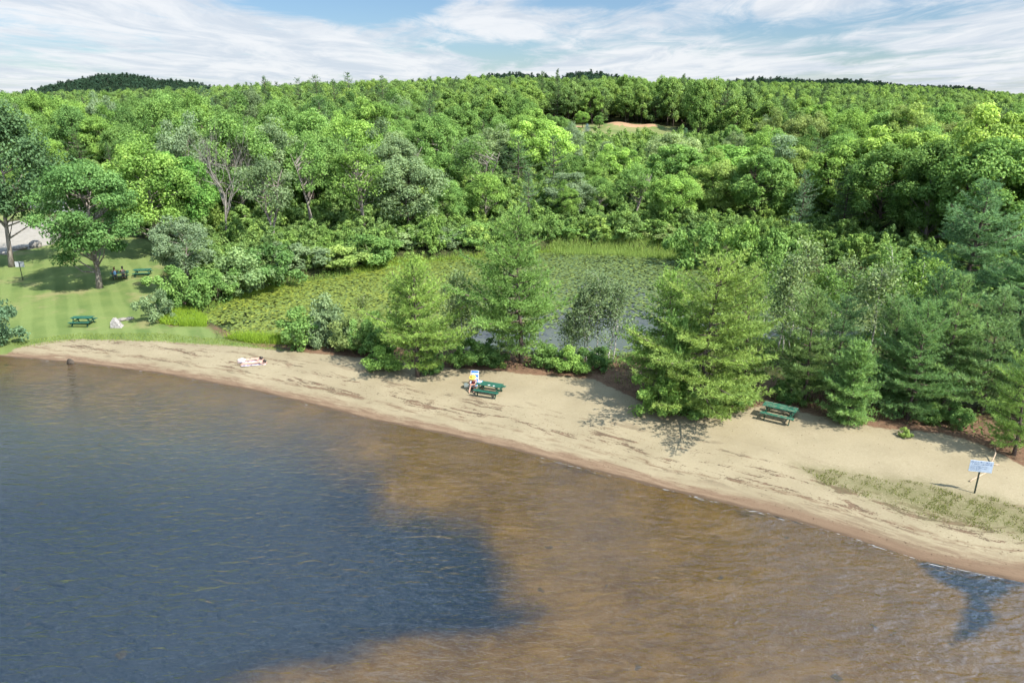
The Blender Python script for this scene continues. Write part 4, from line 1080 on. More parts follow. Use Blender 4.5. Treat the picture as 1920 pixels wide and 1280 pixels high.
def undergrowth():
    rng = np.random.default_rng(44)
    cen, nor, var = [], [], []
    pts = []
    n = 60000
    p = np.stack([rng.uniform(-60, 60, n), rng.uniform(24, 130, n)], 1)
    b = line_side(p[:, 0], p[:, 1], BACK); pd = sdf(p[:, 0], p[:, 1], POND); lw = sdf(p[:, 0], p[:, 1], LAWN); lt = sdf(p[:, 0], p[:, 1], LOT)
    nz = vnoise(p[:, 0], p[:, 1], 1.6, 6) + .6 * vnoise(p[:, 0], p[:, 1], .7, 2) + rng.normal(size=n) * .25
    ok = (b > .9) & (pd > .1) & (lw > .4) & (lt > .5) & ((nz > .22) | ((b > 5) & (nz > -.1)))
    p = p[ok]
    z = height(p[:, 0], p[:, 1])
    for k in range(3):
        q = np.c_[p, z] + np.c_[rng.normal(size=(len(p), 2)) * .22, rng.uniform(.05, .55, len(p))]
        cen.append(q); nor.append(rng.normal(size=(len(p), 3)) * .6 + [0, 0, .9]); var.append(np.clip(.5 + .25 * rng.normal(size=len(p)), 0, 1))
    cen, nor, var = map(np.concatenate, (cen, nor, var))
    V, Fc = leaf_quads(cen, nor, .24, rng)
    m = mesh_np('undergrowth', V, Fc, M['leaf'], {'leafvar': ('FACE', var)})
    o = link(bpy.data.objects.new('undergrowth', m)); o.color = (.13, .215, .06, 1)
    tag(o, 'low leafy undergrowth beneath the pines and shrubs', 'undergrowth', kind='stuff')
undergrowth()

# ------------------------------------------------------------------ foam and twigs on the waterline
def foam():
    rng = np.random.default_rng(8)
    mb = MB(); cum = np.concatenate([[0], np.cumsum(np.hypot(*np.diff(SHORE, axis=0).T))]); i0 = cum[3]
    spans = [(2, 9, .3), (9, 20, .12), (20, 33, .04), (47, 55, .5), (55, 60, 1.1), (60, 68, .7), (68, 80, .5)]
    for a, b, dn in spans:
        for _ in range(int((b - a) * dn * 3.2)):
            q = i0 + rng.uniform(a, b)
            x = np.interp(q, cum, SHORE[:, 0]); y = np.interp(q, cum, SHORE[:, 1])
            x2 = np.interp(q + .5, cum, SHORE[:, 0]); y2 = np.interp(q + .5, cum, SHORE[:, 1])
            tdir = unit(np.array([[x2 - x, y2 - y, 0]]))[0]; nd = np.array([-tdir[1], tdir[0], 0])
            L = rng.exponential(.10) + .02; Wd = rng.uniform(.008, .03)
            c = np.array([x, y, .004]) - nd * rng.uniform(.0, .22)
            k = 9; ring = []
            for j in range(k):
                an = 6.28 * j / k; ring.append(c + tdir * math.cos(an) * L * rng.uniform(.7, 1.1) + nd * math.sin(an) * Wd * rng.uniform(.6, 1.3))
            mb.add(ring + [c + np.array([0, 0, .004])], [(j, (j + 1) % k, k) for j in range(k)])
    o = mb.build('foam', simple('foam_white', (.26, .26, .255), .6, .3, .1, 30)); tag(o, 'white foam flecks along the waterline', 'foam', kind='stuff')
foam()

def beach_litter():
    rng = np.random.default_rng(91); n = 90000
    p = np.stack([rng.uniform(-50, 32, n), rng.uniform(26, 64, n)], 1)
    s_ = line_side(p[:, 0], p[:, 1], SHORE); b_ = line_side(p[:, 0], p[:, 1], BACK)
    wob = vnoise(p[:, 0], p[:, 1], 3.1, 2)
    prob = .035 + .75 * np.exp(-((s_ - 2.2 - .5 * wob) / .22) ** 2) + .55 * np.exp(-((s_ - 3.9 - .9 * wob) / .45) ** 2) * (vnoise(p[:, 0] * 1.2, p[:, 1], .9, 7) > .0) + .5 * np.exp(-((s_ - .8 - .3 * wob) / .2) ** 2) \
        + .5 * np.exp(b_ / .5) * (b_ < 0)
    p = p[(s_ > .25) & (b_ < .1) & (rng.random(n) < prob)]
    C = np.c_[p, height(p[:, 0], p[:, 1]) + .012]; k = len(p)
    V, Fc = leaf_quads(C, rng.normal(size=(k, 3)) * .15 + [0, 0, 1], .10, rng, .35)
    t = NT('dead_leaves'); v = t.attr('leafvar')
    m = mesh_np('beach_litter', V, Fc, t.done(t.pbsdf(t.mix(v, (.040, .026, .017), (.125, .075, .045)), .9, .1)), {'leafvar': ('FACE', rng.random(k))})
    tag(link(bpy.data.objects.new('beach_litter', m)), 'brown dead leaves and twigs strewn along the beach', 'leaf litter', kind='stuff')
beach_litter()

# ------------------------------------------------------------------ picnic tables
def paint(name, col, worn, amt):
    t = NT(name)
    tc = t.n('ShaderNodeTexCoord').outputs['Object']
    n = t.noise(t.map(tc, (1.2, 4, 4)), 3.2, 5, .65); n2 = t.noise(tc, 14, 3)
    c = t.mix(t.step(n2, .3, .7), tuple(q * .85 for q in col), tuple(q * 1.12 for q in col))
    c = t.mix(t.step(n, .5 + (.5 - amt) * .5, .56 + (.5 - amt) * .5), c, worn)
    return t.done(t.pbsdf(c, .55, .4, t.bump(n, .2, .01)))
M['table_green'] = paint('green_table_paint', (.013, .078, .050), (.03, .10, .07), .4)
M['table_worn'] = paint('worn_green_table_paint', (.016, .092, .056), (.20, .17, .12), .40)
M['table_leg'] = simple('dark_green_table_paint', (.010, .055, .034), .6, .3)

def picnic_table(x, y, rz, label, top_mat='table_green', s=1.0, src=None):
    root = thing('picnic_table', (x, y, hz(x, y) - .015), rz, label, 'picnic table', 'green picnic tables')
    root.scale = (s, s, s)
    if src:
        for ch in src.children:
            c = ch.copy(); link(c); c.parent = root
        return root
    L = 1.86
    mb = MB()
    for i in range(5): mb.box((0, -.30 + .15 * i, .745), (L, .138, .038))
    mb.build('tabletop', M[top_mat], root, bevel=.006)
    for sy in (-1, 1):
        mb = MB()
        for i in range(2): mb.box((0, sy * (.60 + .148 * i), .44), (L, .138, .038))
        mb.build('seat', M[top_mat], root, bevel=.006)
    for sx in (-1, 1):
        for sy in (-1, 1):
            mb = MB(); mb.bar((sx * .68, sy * .66, 0), (sx * .68, sy * .22, .72), .042, .09)
            mb.build('leg', M['table_leg'], root)
        mb = MB(); mb.box((sx * .725, 0, .40), (.04, 1.48, .09)); mb.box((sx * .725, 0, .70), (.04, .70, .07))
        mb.build('support', M['table_leg'], root)
        mb = MB(); mb.bar((sx * .66, 0, .40), (sx * .18, 0, .715), .085, .04); mb.build('brace', M['table_leg'], root)
    return root
x, y, z = gpt(918, 741); T1 = (x, y + .25, R(-22))
t1 = picnic_table(*T1, 'green picnic table on the sand beside the blue beach chair')
x, y, z = gpt(1462, 786); t2 = picnic_table(x, y + .15, R(-34), 'green picnic table with worn bare-wood patches on top, before the pines', 'table_worn', 1.12)
x, y, z = gpt(157, 609); t3 = picnic_table(x, y, R(1), 'green picnic table on the open lawn near the pale boulder', src=t1)
x, y, z = gpt(226, 522); T4 = (x, y, R(28)); t4 = picnic_table(*T4, 'dark picnic table in tree shade with two people seated', src=t1)
x, y, z = gpt(269, 517); t5 = picnic_table(x, y, R(12), 'empty green picnic table in shade by the bushes', src=t1)

# papers on the beach table
def on_table(T, dx, dy):
    c, s = math.cos(T[2]), math.sin(T[2]); x, y = T[0] + dx * c - dy * s, T[1] + dx * s + dy * c
    return x, y, hz(T[0], T[1]) - .015 + .766
M['white'] = simple('white_paint', (.48, .48, .47), .5, .4, .06)
for dx, dy, w, lab in [(.05, -.22, .17, 'white paper lying at the front edge of the beach table'), (.42, -.24, .13, 'smaller white paper beside it near the beach table\'s right end')]:
    p = on_table(T1, dx, dy); mb = MB(); mb.box((0, 0, .006), (w, .12, .008)); mb.box((.02, .012, .0125), (w * .7, .08, .005))
    o = mb.build('paper', M['white'], bevel=.002); o.location = p; o.rotation_euler = (0, 0, T1[2] + .3); tag(o, lab, 'paper', 'papers on the beach table')

# ------------------------------------------------------------------ people
M['skin'] = simple('skin', (.38, .21, .15), .55, .4, .08)
M['skin_pale'] = simple('fair_skin', (.40, .25, .19), .55, .4, .06)
M['hair_dark'] = simple('dark_hair', (.018, .012, .010), .45, .5, .3)
M['black_cloth'] = simple('black_fabric', (.015, .015, .018), .8, .2)
M['maroon'] = simple('maroon_fabric', (.10, .012, .022), .8, .2)
M['yellow'] = simple('yellow_fabric', (.50, .38, .07), .8, .2, .12)
M['blue_shirt'] = simple('light_blue_fabric', (.25, .45, .68), .8, .2)
M['grey_shirt'] = simple('grey_fabric', (.20, .18, .17), .8, .2)
M['dark_shorts'] = simple('dark_fabric', (.03, .032, .045), .8, .2)

def skin_body(name, J, E, root_i, mat, parent, sub=2):
    me = bpy.data.meshes.new(name); me.from_pydata([j[0] for j in J], E, []); me.materials.append(mat)
    o = link(bpy.data.objects.new(name, me))
    if parent: o.parent = parent
    sk = o.modifiers.new('skin', 'SKIN'); sk.use_smooth_shade = True
    for i, j in enumerate(J):
        r = j[1] if isinstance(j[1], tuple) else (j[1], j[1])
        me.skin_vertices[0].data[i].radius = r; me.skin_vertices[0].data[i].use_root = (i == root_i)
    sb = o.modifiers.new('smooth', 'SUBSURF'); sb.levels = sub; sb.render_levels = sub
    return o

def person(loc, rz, joints, label, skin, hair, suit_parts, tilt=None, group=None, hair_back=(0, .05, .02)):
    """joints: dict of named points in the figure's own frame"""
    root = thing('person', loc, rz, label, 'person', group)
    j = {k: Vector(v) for k, v in joints.items()}
    J, E = [], []
    def v(p, r): J.append((tuple(p), r)); return len(J) - 1
    pel = v(j['pelvis'], (.15, .11)); wa = v(j['pelvis'].lerp(j['chest'], .5), (.12, .095)); ch = v(j['chest'], (.15, .105))
    nk = v(j['chest'].lerp(j['head'], .52), .055); hd0 = v(j['chest'].lerp(j['head'], .82), (.075, .08)); hd = v(j['head'], (.082, .095)); cr = v(j['head'] + (j['head'] - j['chest']).normalized() * .085, (.06, .07))
    E += [(pel, wa), (wa, ch), (ch, nk), (nk, hd0), (hd0, hd), (hd, cr)]
    fwd = j.get('face', Vector((0, -1, 0)))
    nose = v(j['head'].lerp(j['chest'], .10) + fwd * .105, .016); E.append((hd, nose))
    for s in 'lr':
        sh = v(j['sh' + s], .055); el = v(j['el' + s], .042); wr = v(j['wr' + s], .03)
        d = (j['wr' + s] - j['el' + s]).normalized(); pm = v(j['wr' + s] + d * .07, (.038, .018))
        E += [(ch, sh), (sh, el), (el, wr), (wr, pm)]
        sd = d.cross(Vector((0, 0, 1)));  sd = sd.normalized() if sd.length > .1 else Vector((1, 0, 0))
        for q, ln in zip((-.03, -.010, .010, .03), (.06, .075, .07, .055)):
            a = v(j['wr' + s] + d * .10 + sd * q, .010); b = v(j['wr' + s] + d * (.10 + ln * .6) + sd * q * 1.15, .009); c = v(j['wr' + s] + d * (.10 + ln) + sd * q * 1.15 + Vector((0, 0, -.012)), .007)
            E += [(pm, a), (a, b), (b, c)]
        tb = v(j['wr' + s] + d * .05 + sd * .05, .011); E.append((pm, tb))
        hp = v(j['hp' + s], .09); kn = v(j['kn' + s], .058); mid = v(j['hp' + s].lerp(j['kn' + s], .5), .075); cf = v(j['kn' + s].lerp(j['an' + s], .35), .055); an = v(j['an' + s], .038); to = v(j['to' + s], (.038, .022))
        E += [(pel, hp), (hp, mid), (mid, kn), (kn, cf), (cf, an), (an, to)]
    skin_body('body', J, E, pel, skin, root)
    up = (j['head'] - j['chest']).normalized()
    H = [(tuple(j['head'] + up * .03 - fwd * .03), .098), (tuple(j['head'] + up * .075 - fwd * .01), .088), (tuple(j['head'] - up * .05 - fwd * .075), .07), (tuple(j['head'] - up * .16 - fwd * .085), .045)]
    skin_body('hair', H, [(1, 0), (0, 2), (2, 3)], 0, hair, root)
    for nm, pts, mt in suit_parts:
        JJ = [(tuple(j[a].lerp(j[b], q)), r) for a, b, q, r in pts]
        skin_body(nm, JJ, [(i, i + 1) for i in range(len(JJ) - 1)], 0, mt, root)
    return root

# two sunbathers lying on a pale towel, heads to the right
x, y, z = gpt(471, 679)
z += .02
M['towel'] = None
t = NT('pale_towel'); tc = t.n('ShaderNodeTexCoord').outputs['Object']
wv = t.n('ShaderNodeTexWave', i={'Vector': tc, 'Scale': 1.1, 'Distortion': 2.0}).outputs['Fac']
M['towel'] = t.done(t.pbsdf(t.mix(t.step(wv, .55, .75), (.46, .41, .44), (.30, .27, .36)), .9, .1))
def towel(x, y, rz, w, l, label):
    n = 14; V = []; Fq = []
    rg = random.Random(int(x * 100))
    for i in range(n + 1):
        for k in range(n + 1):
            V.append((l * (i / n - .5) + rg.uniform(-.01, .01), w * (k / n - .5) + rg.uniform(-.01, .01), .025 + .014 * math.sin(i * 1.3 + k) + .01 * math.sin(k * 2.1)))
    for i in range(n):
        for k in range(n): a = i * (n + 1) + k; Fq.append((a, a + n + 1, a + n + 2, a + 1))
    m = bpy.data.meshes.new('beach_towel'); m.from_pydata(V, [], Fq); m.materials.append(M['towel'])
    m.polygons.foreach_set("use_smooth", [True] * len(m.polygons))
    o = link(bpy.data.objects.new('beach_towel', m)); so = o.modifiers.new('thick', 'SOLIDIFY'); so.thickness = .012
    o.location = (x, y, hz(x, y)); o.rotation_euler = (0, 0, rz); tag(o, label, 'towel', 'towels under the sunbathers'); return o
LYING = dict(pelvis=(-.05, 0, .13), chest=(.42, 0, .14), head=(.76, 0, .15), face=(.1, 0, -1),
             shl=(.46, .19, .13), ell=(.66, .30, .06), wrl=(.82, .14, .05), shr=(.46, -.19, .13), elr=(.64, -.32, .06), wrr=(.84, -.16, .05),
             hpl=(-.14, .09, .12), knl=(-.55, .11, .10), anl=(-.95, .12, .08), tol=(-1.05, .13, .045), hpr=(-.14, -.09, .12), knr=(-.55, -.12, .10), anr=(-.95, -.15, .08), tor=(-1.05, -.16, .045))
bk = [('bikini_bottom', [('pelvis', 'hpl', .6, .112), ('pelvis', 'chest', .02, .128), ('pelvis', 'hpr', .6, .112)], M['black_cloth'])]
towel(x - .15, y + .32, R(14), .66, 1.85, 'pale towel under the sunbather farther from the water')
towel(x + .35, y - .42, R(14), .66, 1.85, 'pale lilac towel under the sunbather nearer the water')
person((x - .10, y + .30, hz(x, y) + .01), R(14), LYING, 'dark-haired person in a black bikini sunbathing on the towel, farther from the water', M['skin_pale'], M['hair_dark'], bk, group='sunbathers')
person((x + .42, y - .42, hz(x, y) + .01), R(14), LYING, 'dark-haired person sunbathing face down on the towel nearer the water', M['skin_pale'], M['hair_dark'], [('bikini_bottom', [('pelvis', 'hpl', .6, .112), ('pelvis', 'chest', .02, .128), ('pelvis', 'hpr', .6, .112)], simple('lilac_fabric', (.42, .36, .5), .8))], group='sunbathers')
# white bag at their feet
def lumpy(name, mat, dims, seed, subdiv=3, amp=.18, flat=False):
    import bmesh
    rng = np.random.default_rng(seed)
    b = bmesh.new(); bmesh.ops.create_icosphere(b, subdivisions=subdiv, radius=1)
    ds = unit(rng.normal(size=(14, 3))); am = rng.uniform(-amp, amp, 14)
    for v in b.verts:
        d = np.array(v.co); k = 1 + float((np.maximum(0, ds @ d) ** 3 * am).sum()) + rng.normal() * amp * .06
        v.co = Vector((d[0] * dims[0] * k, d[1] * dims[1] * k, max(d[2], -.55) * dims[2] * k))
    m = bpy.data.meshes.new(name); b.to_mesh(m); b.free(); m.materials.append(mat)
    if not flat: m.polygons.foreach_set("use_smooth", [True] * len(m.polygons))
    return link(bpy.data.objects.new(name, m))
o = lumpy('beach_bag', M['white'], (.32, .24, .2), 3); xx, yy, zz = gpt(453, 678); o.location = (xx, yy, zz + .10); tag(o, 'white cloth bag by the sunbathers\' feet', 'bag')

# beach chair with person
def beach_chair():
    x, y, z = gpt(888, 729)
    root = thing('beach_chair', (x, y + .1, z), R(-8), 'blue and white striped beach chair beside the picnic table', 'beach chair')
    t = NT('blue_white_stripes'); tc = t.n('ShaderNodeTexCoord').outputs['Object']
    sep = t.n('ShaderNodeSeparateXYZ', i={0: tc}).outputs
    wv = t.math('FRACT', t.math('MULTIPLY', t.math('ADD', sep[2], sep[1]), 2.6))
    c = t.mix(t.step(wv, .52, .56), (.02, .12, .46), (.44, .50, .56))
    mt = t.done(t.pbsdf(c, .8, .2)); fr = simple('chair_frame_white', (.62, .64, .68), .35, .5, .05)
    def sling(name, a, b, w):
        n = 8; mb = MB(); V = []; 
        for i in range(n + 1):
            q = i / n; p = Vector(a).lerp(Vector(b), q)
            for k in range(5):
                V.append((w * (k / 4 - .5), p.y + .03 * math.sin(q * 3.14), p.z - .035 * math.sin(q * 3.14) - .012 * math.sin(k / 4 * 3.14)))
        Fq = [(i * 5 + k, i * 5 + k + 1, i * 5 + k + 6, i * 5 + k + 5) for i in range(n) for k in range(4)]
        mb.add(V, Fq); o = mb.build(name, mt, root, True); so = o.modifiers.new('t', 'SOLIDIFY'); so.thickness = .012
        return o
    sling('seat', (0, -.28, .27), (0, .2, .22), .52)
    sling('backrest', (0, .2, .22), (0, .58, 1.12), .54)
    for sx in (-1, 1):
        mb = MB(); mb.tube([(sx * .28, -.3, .28), (sx * .28, .2, .23), (sx * .28, .59, 1.14)], .014, 6)
        mb.tube([(sx * .28, -.26, .0), (sx * .28, -.02, .27), (sx * .28, .32, .50)], .013, 6); mb.tube([(sx * .28, .42, .0), (sx * .28, .14, .23), (sx * .28, -.05, .50)], .013, 6)
        mb.build('frame', fr, root, True)
        mb = MB(); mb.box((sx * .29, .14, .515), (.055, .46, .03)); mb.build('armrest', fr, root, bevel=.01)
    mb = MB(); mb.tube([(-.28, .59, 1.14), (.28, .59, 1.14)], .014, 6); mb.tube([(-.28, -.3, .28), (.28, -.3, .28)], .013, 6); mb.build('crossbar', fr, root, True)
    return root
bc = beach_chair()
SEAT = dict(pelvis=(0, .08, .34), chest=(0, -.04, .76), head=(0, -.22, 1.02), face=(0, -.7, -.7), shl=(.19, -.04, .77), ell=(.29, -.22, .55), wrl=(.15, -.44, .54), shr=(-.19, -.04, .77), elr=(-.29, -.22, .55), wrr=(-.13, -.45, .54),
            hpl=(.10, .02, .33), knl=(.16, -.42, .46), anl=(.15, -.62, .09), tol=(.16, -.78, .045), hpr=(-.10, .02, .33), knr=(-.14, -.42, .44), anr=(-.15, -.68, .09), tor=(-.16, -.84, .045))
SEAT = {k: (v[0], v[1] - (.06 if k != 'face' else 0), v[2] - (.06 if k in ('chest', 'head', 'shl', 'shr') else 0)) for k, v in SEAT.items()}
pr = person(bc.location, bc.rotation_euler.z, SEAT, 'person in maroon swimwear and yellow hat seated in the striped beach chair', M['skin'], simple('auburn_hair', (.10, .03, .02), .5),
       [('swimsuit', [('pelvis', 'chest', -.02, .165), ('pelvis', 'chest', .45, .135), ('pelvis', 'chest', .85, .165)], M['maroon'])])
def hat(parent, head):
    mb = MB(); n = 14; V = []
    prof = [(.25, -.01), (.12, .02), (.115, .07), (.085, .115), (.0, .125)]
    for r, zq in prof:
        for k in range(n): a = 6.28 * k / n; V.append((math.cos(a) * r, math.sin(a) * r, zq))
    Fq = [(i * n + k, i * n + (k + 1) % n, (i + 1) * n + (k + 1) % n, (i + 1) * n + k) for i in range(len(prof) - 1) for k in range(n)]
    mb.add(V, Fq); o = mb.build('sun_hat', M['yellow'], parent, True); o.location = head; o.rotation_euler = (.45, 0, 0)
hat(pr, (0, -.30, .99))
o = lumpy('beach_bag', simple('white_yellow_bag', (.70, .68, .52), .7, .3, .15), (.20, .16, .20), 5); xx, yy, zz = gpt(874, 725); o.location = (xx, yy, zz + .10); tag(o, 'white and yellow bag on the sand left of the beach chair', 'bag')
M['stripe_towel'] = None
t = NT('blue_mottled_towel'); n = t.noise(t.n('ShaderNodeTexCoord').outputs['Object'], 9, 3)
M['stripe_towel'] = t.done(t.pbsdf(t.mix(t.step(n, .45, .55), (.10, .25, .62), (.66, .70, .78)), .9, .1))
p = on_table(T1, -.86, .12)
mb = MB(); n = 8
V = [(-.2 + .4 * i / n, -.2 + .4 * k / n, .012 + .012 * math.sin(i * 1.7 + k * 1.1) - max(0, -.1 - (-.2 + .4 * i / n)) * 2.2) for i in range(n + 1) for k in range(n + 1)]
mb.add(V, [(i * (n + 1) + k, (i + 1) * (n + 1) + k, (i + 1) * (n + 1) + k + 1, i * (n + 1) + k + 1) for i in range(n) for k in range(n)])
o = mb.build('beach_towel', M['stripe_towel'], None, True); so = o.modifiers.new('t', 'SOLIDIFY'); so.thickness = .01
o.location = (p[0], p[1], p[2] + .008); o.rotation_euler = (0, 0, T1[2]); tag(o, 'blue and white towel draped over the left end of the beach table', 'towel')

# people at the shaded table
SIT = dict(pelvis=(0, 0, .56), chest=(0, -.06, 1.0), head=(0, -.12, 1.34), face=(0, -1, -.15), shl=(.2, -.06, 1.03), ell=(.28, -.24, .84), wrl=(.14, -.46, .82), shr=(-.2, -.06, 1.03), elr=(-.28, -.24, .84), wrr=(-.1, -.46, .82),
           hpl=(.1, -.04, .54), knl=(.13, -.44, .55), anl=(.13, -.42, .10), tol=(.13, -.58, .045), hpr=(-.1, -.04, .54), knr=(-.13, -.44, .55), anr=(-.13, -.42, .10), tor=(-.13, -.58, .045))
def shirt(m): return [('shirt', [('pelvis', 'chest', .05, .165), ('pelvis', 'chest', .5, .15), ('pelvis', 'chest', 1.0, .17), ('chest', 'head', .22, .10)], m), ('shorts', [('hpl', 'knl', .5, .10), ('hpl', 'knl', -.05, .125), ('hpr', 'knr', -.05, .125), ('hpr', 'knr', .5, .10)], M['dark_shorts'])]
def seat_at(T, dx, dy, face):
    c, s = math.cos(T[2]), math.sin(T[2])
    return (T[0] + dx * c - dy * s, T[1] + dx * s + dy * c, hz(T[0], T[1]) - .02), T[2] + face
l, r_ = seat_at(T4, -.45, -.68, R(180)); person(l, r_, SIT, 'person in a light blue shirt seated at the shaded lawn table', M['skin'], simple('reddish_hair', (.16, .05, .03), .5), shirt(M['blue_shirt']), group='people at the shaded table')
l, r_ = seat_at(T4, .35, -.68, R(180)); person(l, r_, SIT, 'dark-haired person in a grey shirt seated at the shaded lawn table', M['skin'], M['hair_dark'], shirt(M['grey_shirt']), group='people at the shaded table')

# ------------------------------------------------------------------ signs
M['sign_face'] = simple('sign_face', (.38, .46, .56), .35, .5, .05)
M['sign_ink'] = simple('sign_ink', (.05, .10, .24), .5, .3, .1)
M['sign_back'] = simple('sign_back_metal', (.36, .37, .38), .35, .5, .05)
M['post'] = simple('dark_green_post', (.018, .030, .022), .5, .4)
def sign(px, py, w, h, ztop, rz, label, ink, lean=0.0):
    x, y, z = gpt(px, py)
    root = thing('sign', (x, y, z - .03), rz, label, 'sign')
    mb = MB(); mb.box((0, .0, ztop / 2), (.07, .05, ztop)); mb.build('post', M['post'], root, bevel=.004)
    mb = MB(); mb.box((0, -.04 if ink else .04, ztop - h / 2 + .02), (w, .02, h)); bd = mb.build('board', M['sign_face'] if ink else M['sign_back'], root, bevel=.008)
    if ink:
        rg = random.Random(4); mk = MB(); zc = ztop + .02
        def word(xa, xb, zz, hh):                         # unreadable rows of small strokes
            xq = xa
            while xq < xb:
                cw = hh * rg.uniform(.5, .85)
                k = rg.randrange(4)
                if k != 1: mk.box((xq, -.0525, zz), (hh * .18, .004, hh))
                if k != 2: mk.box((xq + cw * .35, -.0525, zz + rg.choice([-.4, 0, .4]) * hh), (cw * .7, .004, hh * .18))
                if k == 3: mk.box((xq + cw * .6, -.0525, zz), (hh * .16, .004, hh * .8))
                xq += cw * 1.05 + (hh * .7 if rg.random() < .22 else 0)
        word(-w * .44, w * .42, zc - h * .13, h * .11); word(-w * .40, w * .44, zc - h * .30, h * .11)
        for i in range(5): word(-w * .44, -w * .24, zc - h * (.47 + .10 * i), h * .04)
        for i in range(5): word(-w * .14, -w * .02 if i % 2 else w * .02, zc - h * (.45 + .10 * i), h * .06)
        for i in range(2): word(w * .06, w * .26, zc - h * (.52 + .16 * i), h * .07)
        mk.box((-w * .18, -.0525, zc - h * .65), (w * .012, .004, h * .45))
        mk.build('lettering', M['sign_ink'], bd)
    return root
sign(1827, 924, 1.08, .64, 1.92, R(-14), 'white-blue beach notice board on a green post, front side with small writing', True)
sign(43, 525, .98, .62, 2.1, R(4), 'white sign seen from the back on the left lawn', False)

# ------------------------------------------------------------------ stones, driftwood, stump
def rock_mat(name, a, b):
    t = NT(name); tc = t.n('ShaderNodeTexCoord').outputs['Object']; n = t.noise(tc, 5, 6, .65)
    return t.done(t.pbsdf(t.mix(t.step(n, .35, .65), a, b), .9, .2, t.bump(n, .7, .05)))
M['rock_pale'] = rock_mat('pale_granite', (.17, .16, .15), (.31, .295, .28)); M['rock_grey'] = rock_mat('grey_granite', (.14, .13, .115), (.27, .25, .22)); M['rock_dark'] = rock_mat('dark_stone', (.035, .028, .022), (.09, .075, .06))
def rock(px, py, dims, mat, seed, label, rz=0, name='boulder', up=0.0, amp=.4):
    x, y, z = gpt(px, py); o = lumpy(name, M[mat], dims, seed, 3, amp, True); o.location = (x, y, z + dims[2] * .35 + up); o.rotation_euler = (0, 0, rz); return tag(o, label, 'rock')
# the pale boulder is a leaning wedge
def wedge():
    import bmesh
    x, y, z = gpt(219, 613); rng = np.random.default_rng(2); b = bmesh.new()
    for p in [(-.45, -.3, 0), (.62, -.35, 0), (.55, .35, 0), (-.45, .35, 0), (-.42, -.18, .55), (-.12, -.1, .95), (-.05, .22, .9), (-.38, .2, .6), (.15, -.22, .58), (.2, .2, .55)]:
        b.verts.new(p)
    bmesh.ops.convex_hull(b, input=b.verts)
    bmesh.ops.subdivide_edges(b, edges=b.edges, cuts=3, use_grid_fill=True, fractal=.10, seed=3)
    m = bpy.data.meshes.new('boulder'); b.to_mesh(m); b.free(); m.materials.append(M['rock_pale'])
    o = link(bpy.data.objects.new('boulder', m)); o.location = (x, y, z - .05); tag(o, 'pale wedge-shaped boulder on the lawn, right of the open lawn table', 'rock')
wedge()
rock(230, 601, (.42, .25, .2), 'rock_grey', 11, 'low dark stone right behind the pale wedge-shaped boulder')
rock(243, 599, (.34, .2, .2), 'rock_grey', 12, 'small grey stone farther right of the pale wedge-shaped boulder')
rock(67, 463, (.85, .6, .7), 'rock_grey', 13, 'large grey boulder at the edge of the gravel lot')
rock(38, 468, (.8, .45, .3), 'rock_grey', 14, 'low flat stone on the gravel lot edge, left of the large grey boulder')
rock(8, 476, (.7, .45, .28), 'rock_grey', 15, 'flat stone at the left edge of the view by the gravel lot')
rock(132, 682, (.24, .18, .28), 'rock_dark', 16, 'dark stone standing in the shallow water near the left shore', up=.04)
M['drift'] = bark('driftwood', (.26, .20, .14), (.42, .34, .25), 10)
def stick(pts_px, rad, label, lift=()):
    P_ = [gpt(a, b) for a, b in pts_px]; mb = MB()
    P_ = [(p[0], p[1], p[2] + rad * .8 + (lift[i] if i < len(lift) else 0)) for i, p in enumerate(P_)]
    c = P_[0]; mb.tube([(p[0] - c[0], p[1] - c[1], p[2] - c[2]) for p in P_], [rad, rad * .9, rad * .8, rad * .5][:len(P_)], 7)
    o = mb.build('driftwood', M['drift'], None, True); o.location = c; return tag(o, label, 'driftwood', 'driftwood by the sign')
stick([(1856, 871), (1861, 866), (1864, 861), (1861, 855)], .045, 'pale crooked stick rising from the sand behind the sign', (0, .15, .35, .5))
stick([(1818, 903), (1830, 896), (1842, 890), (1850, 886)], .05, 'brown branch lying on the sand just behind the sign post')
stick([(1858, 871), (1866, 872), (1873, 872)], .04, 'short brown stick lying right of the crooked stick')

# dark nest in the birch
def nest():
    b = [o for o in TREES if o.get('label', '').startswith('tall white birch')][0]
    rng = np.random.default_rng(5); mb = MB()
    for i in range(120):
        a = rng.uniform(0, 6.28); r = .28 + rng.normal() * .06; z0 = rng.normal() * .12
        p = np.array([math.cos(a) * r, math.sin(a) * r, z0]); d = np.array([-math.sin(a), math.cos(a), rng.normal() * .4]) * .25 + rng.normal(size=3) * .06
        mb.tube([p - d, p + d * .2 + rng.normal(size=3) * .02, p + d], .012, 4, False)
    o = mb.build('nest', M['rock_dark']); _, _, zt = at(1612, 535, b.location.y)
    o.location = (b.location.x - .1, b.location.y - .1, zt); tag(o, 'dark twig nest in the tall white birch', 'nest')
nest()

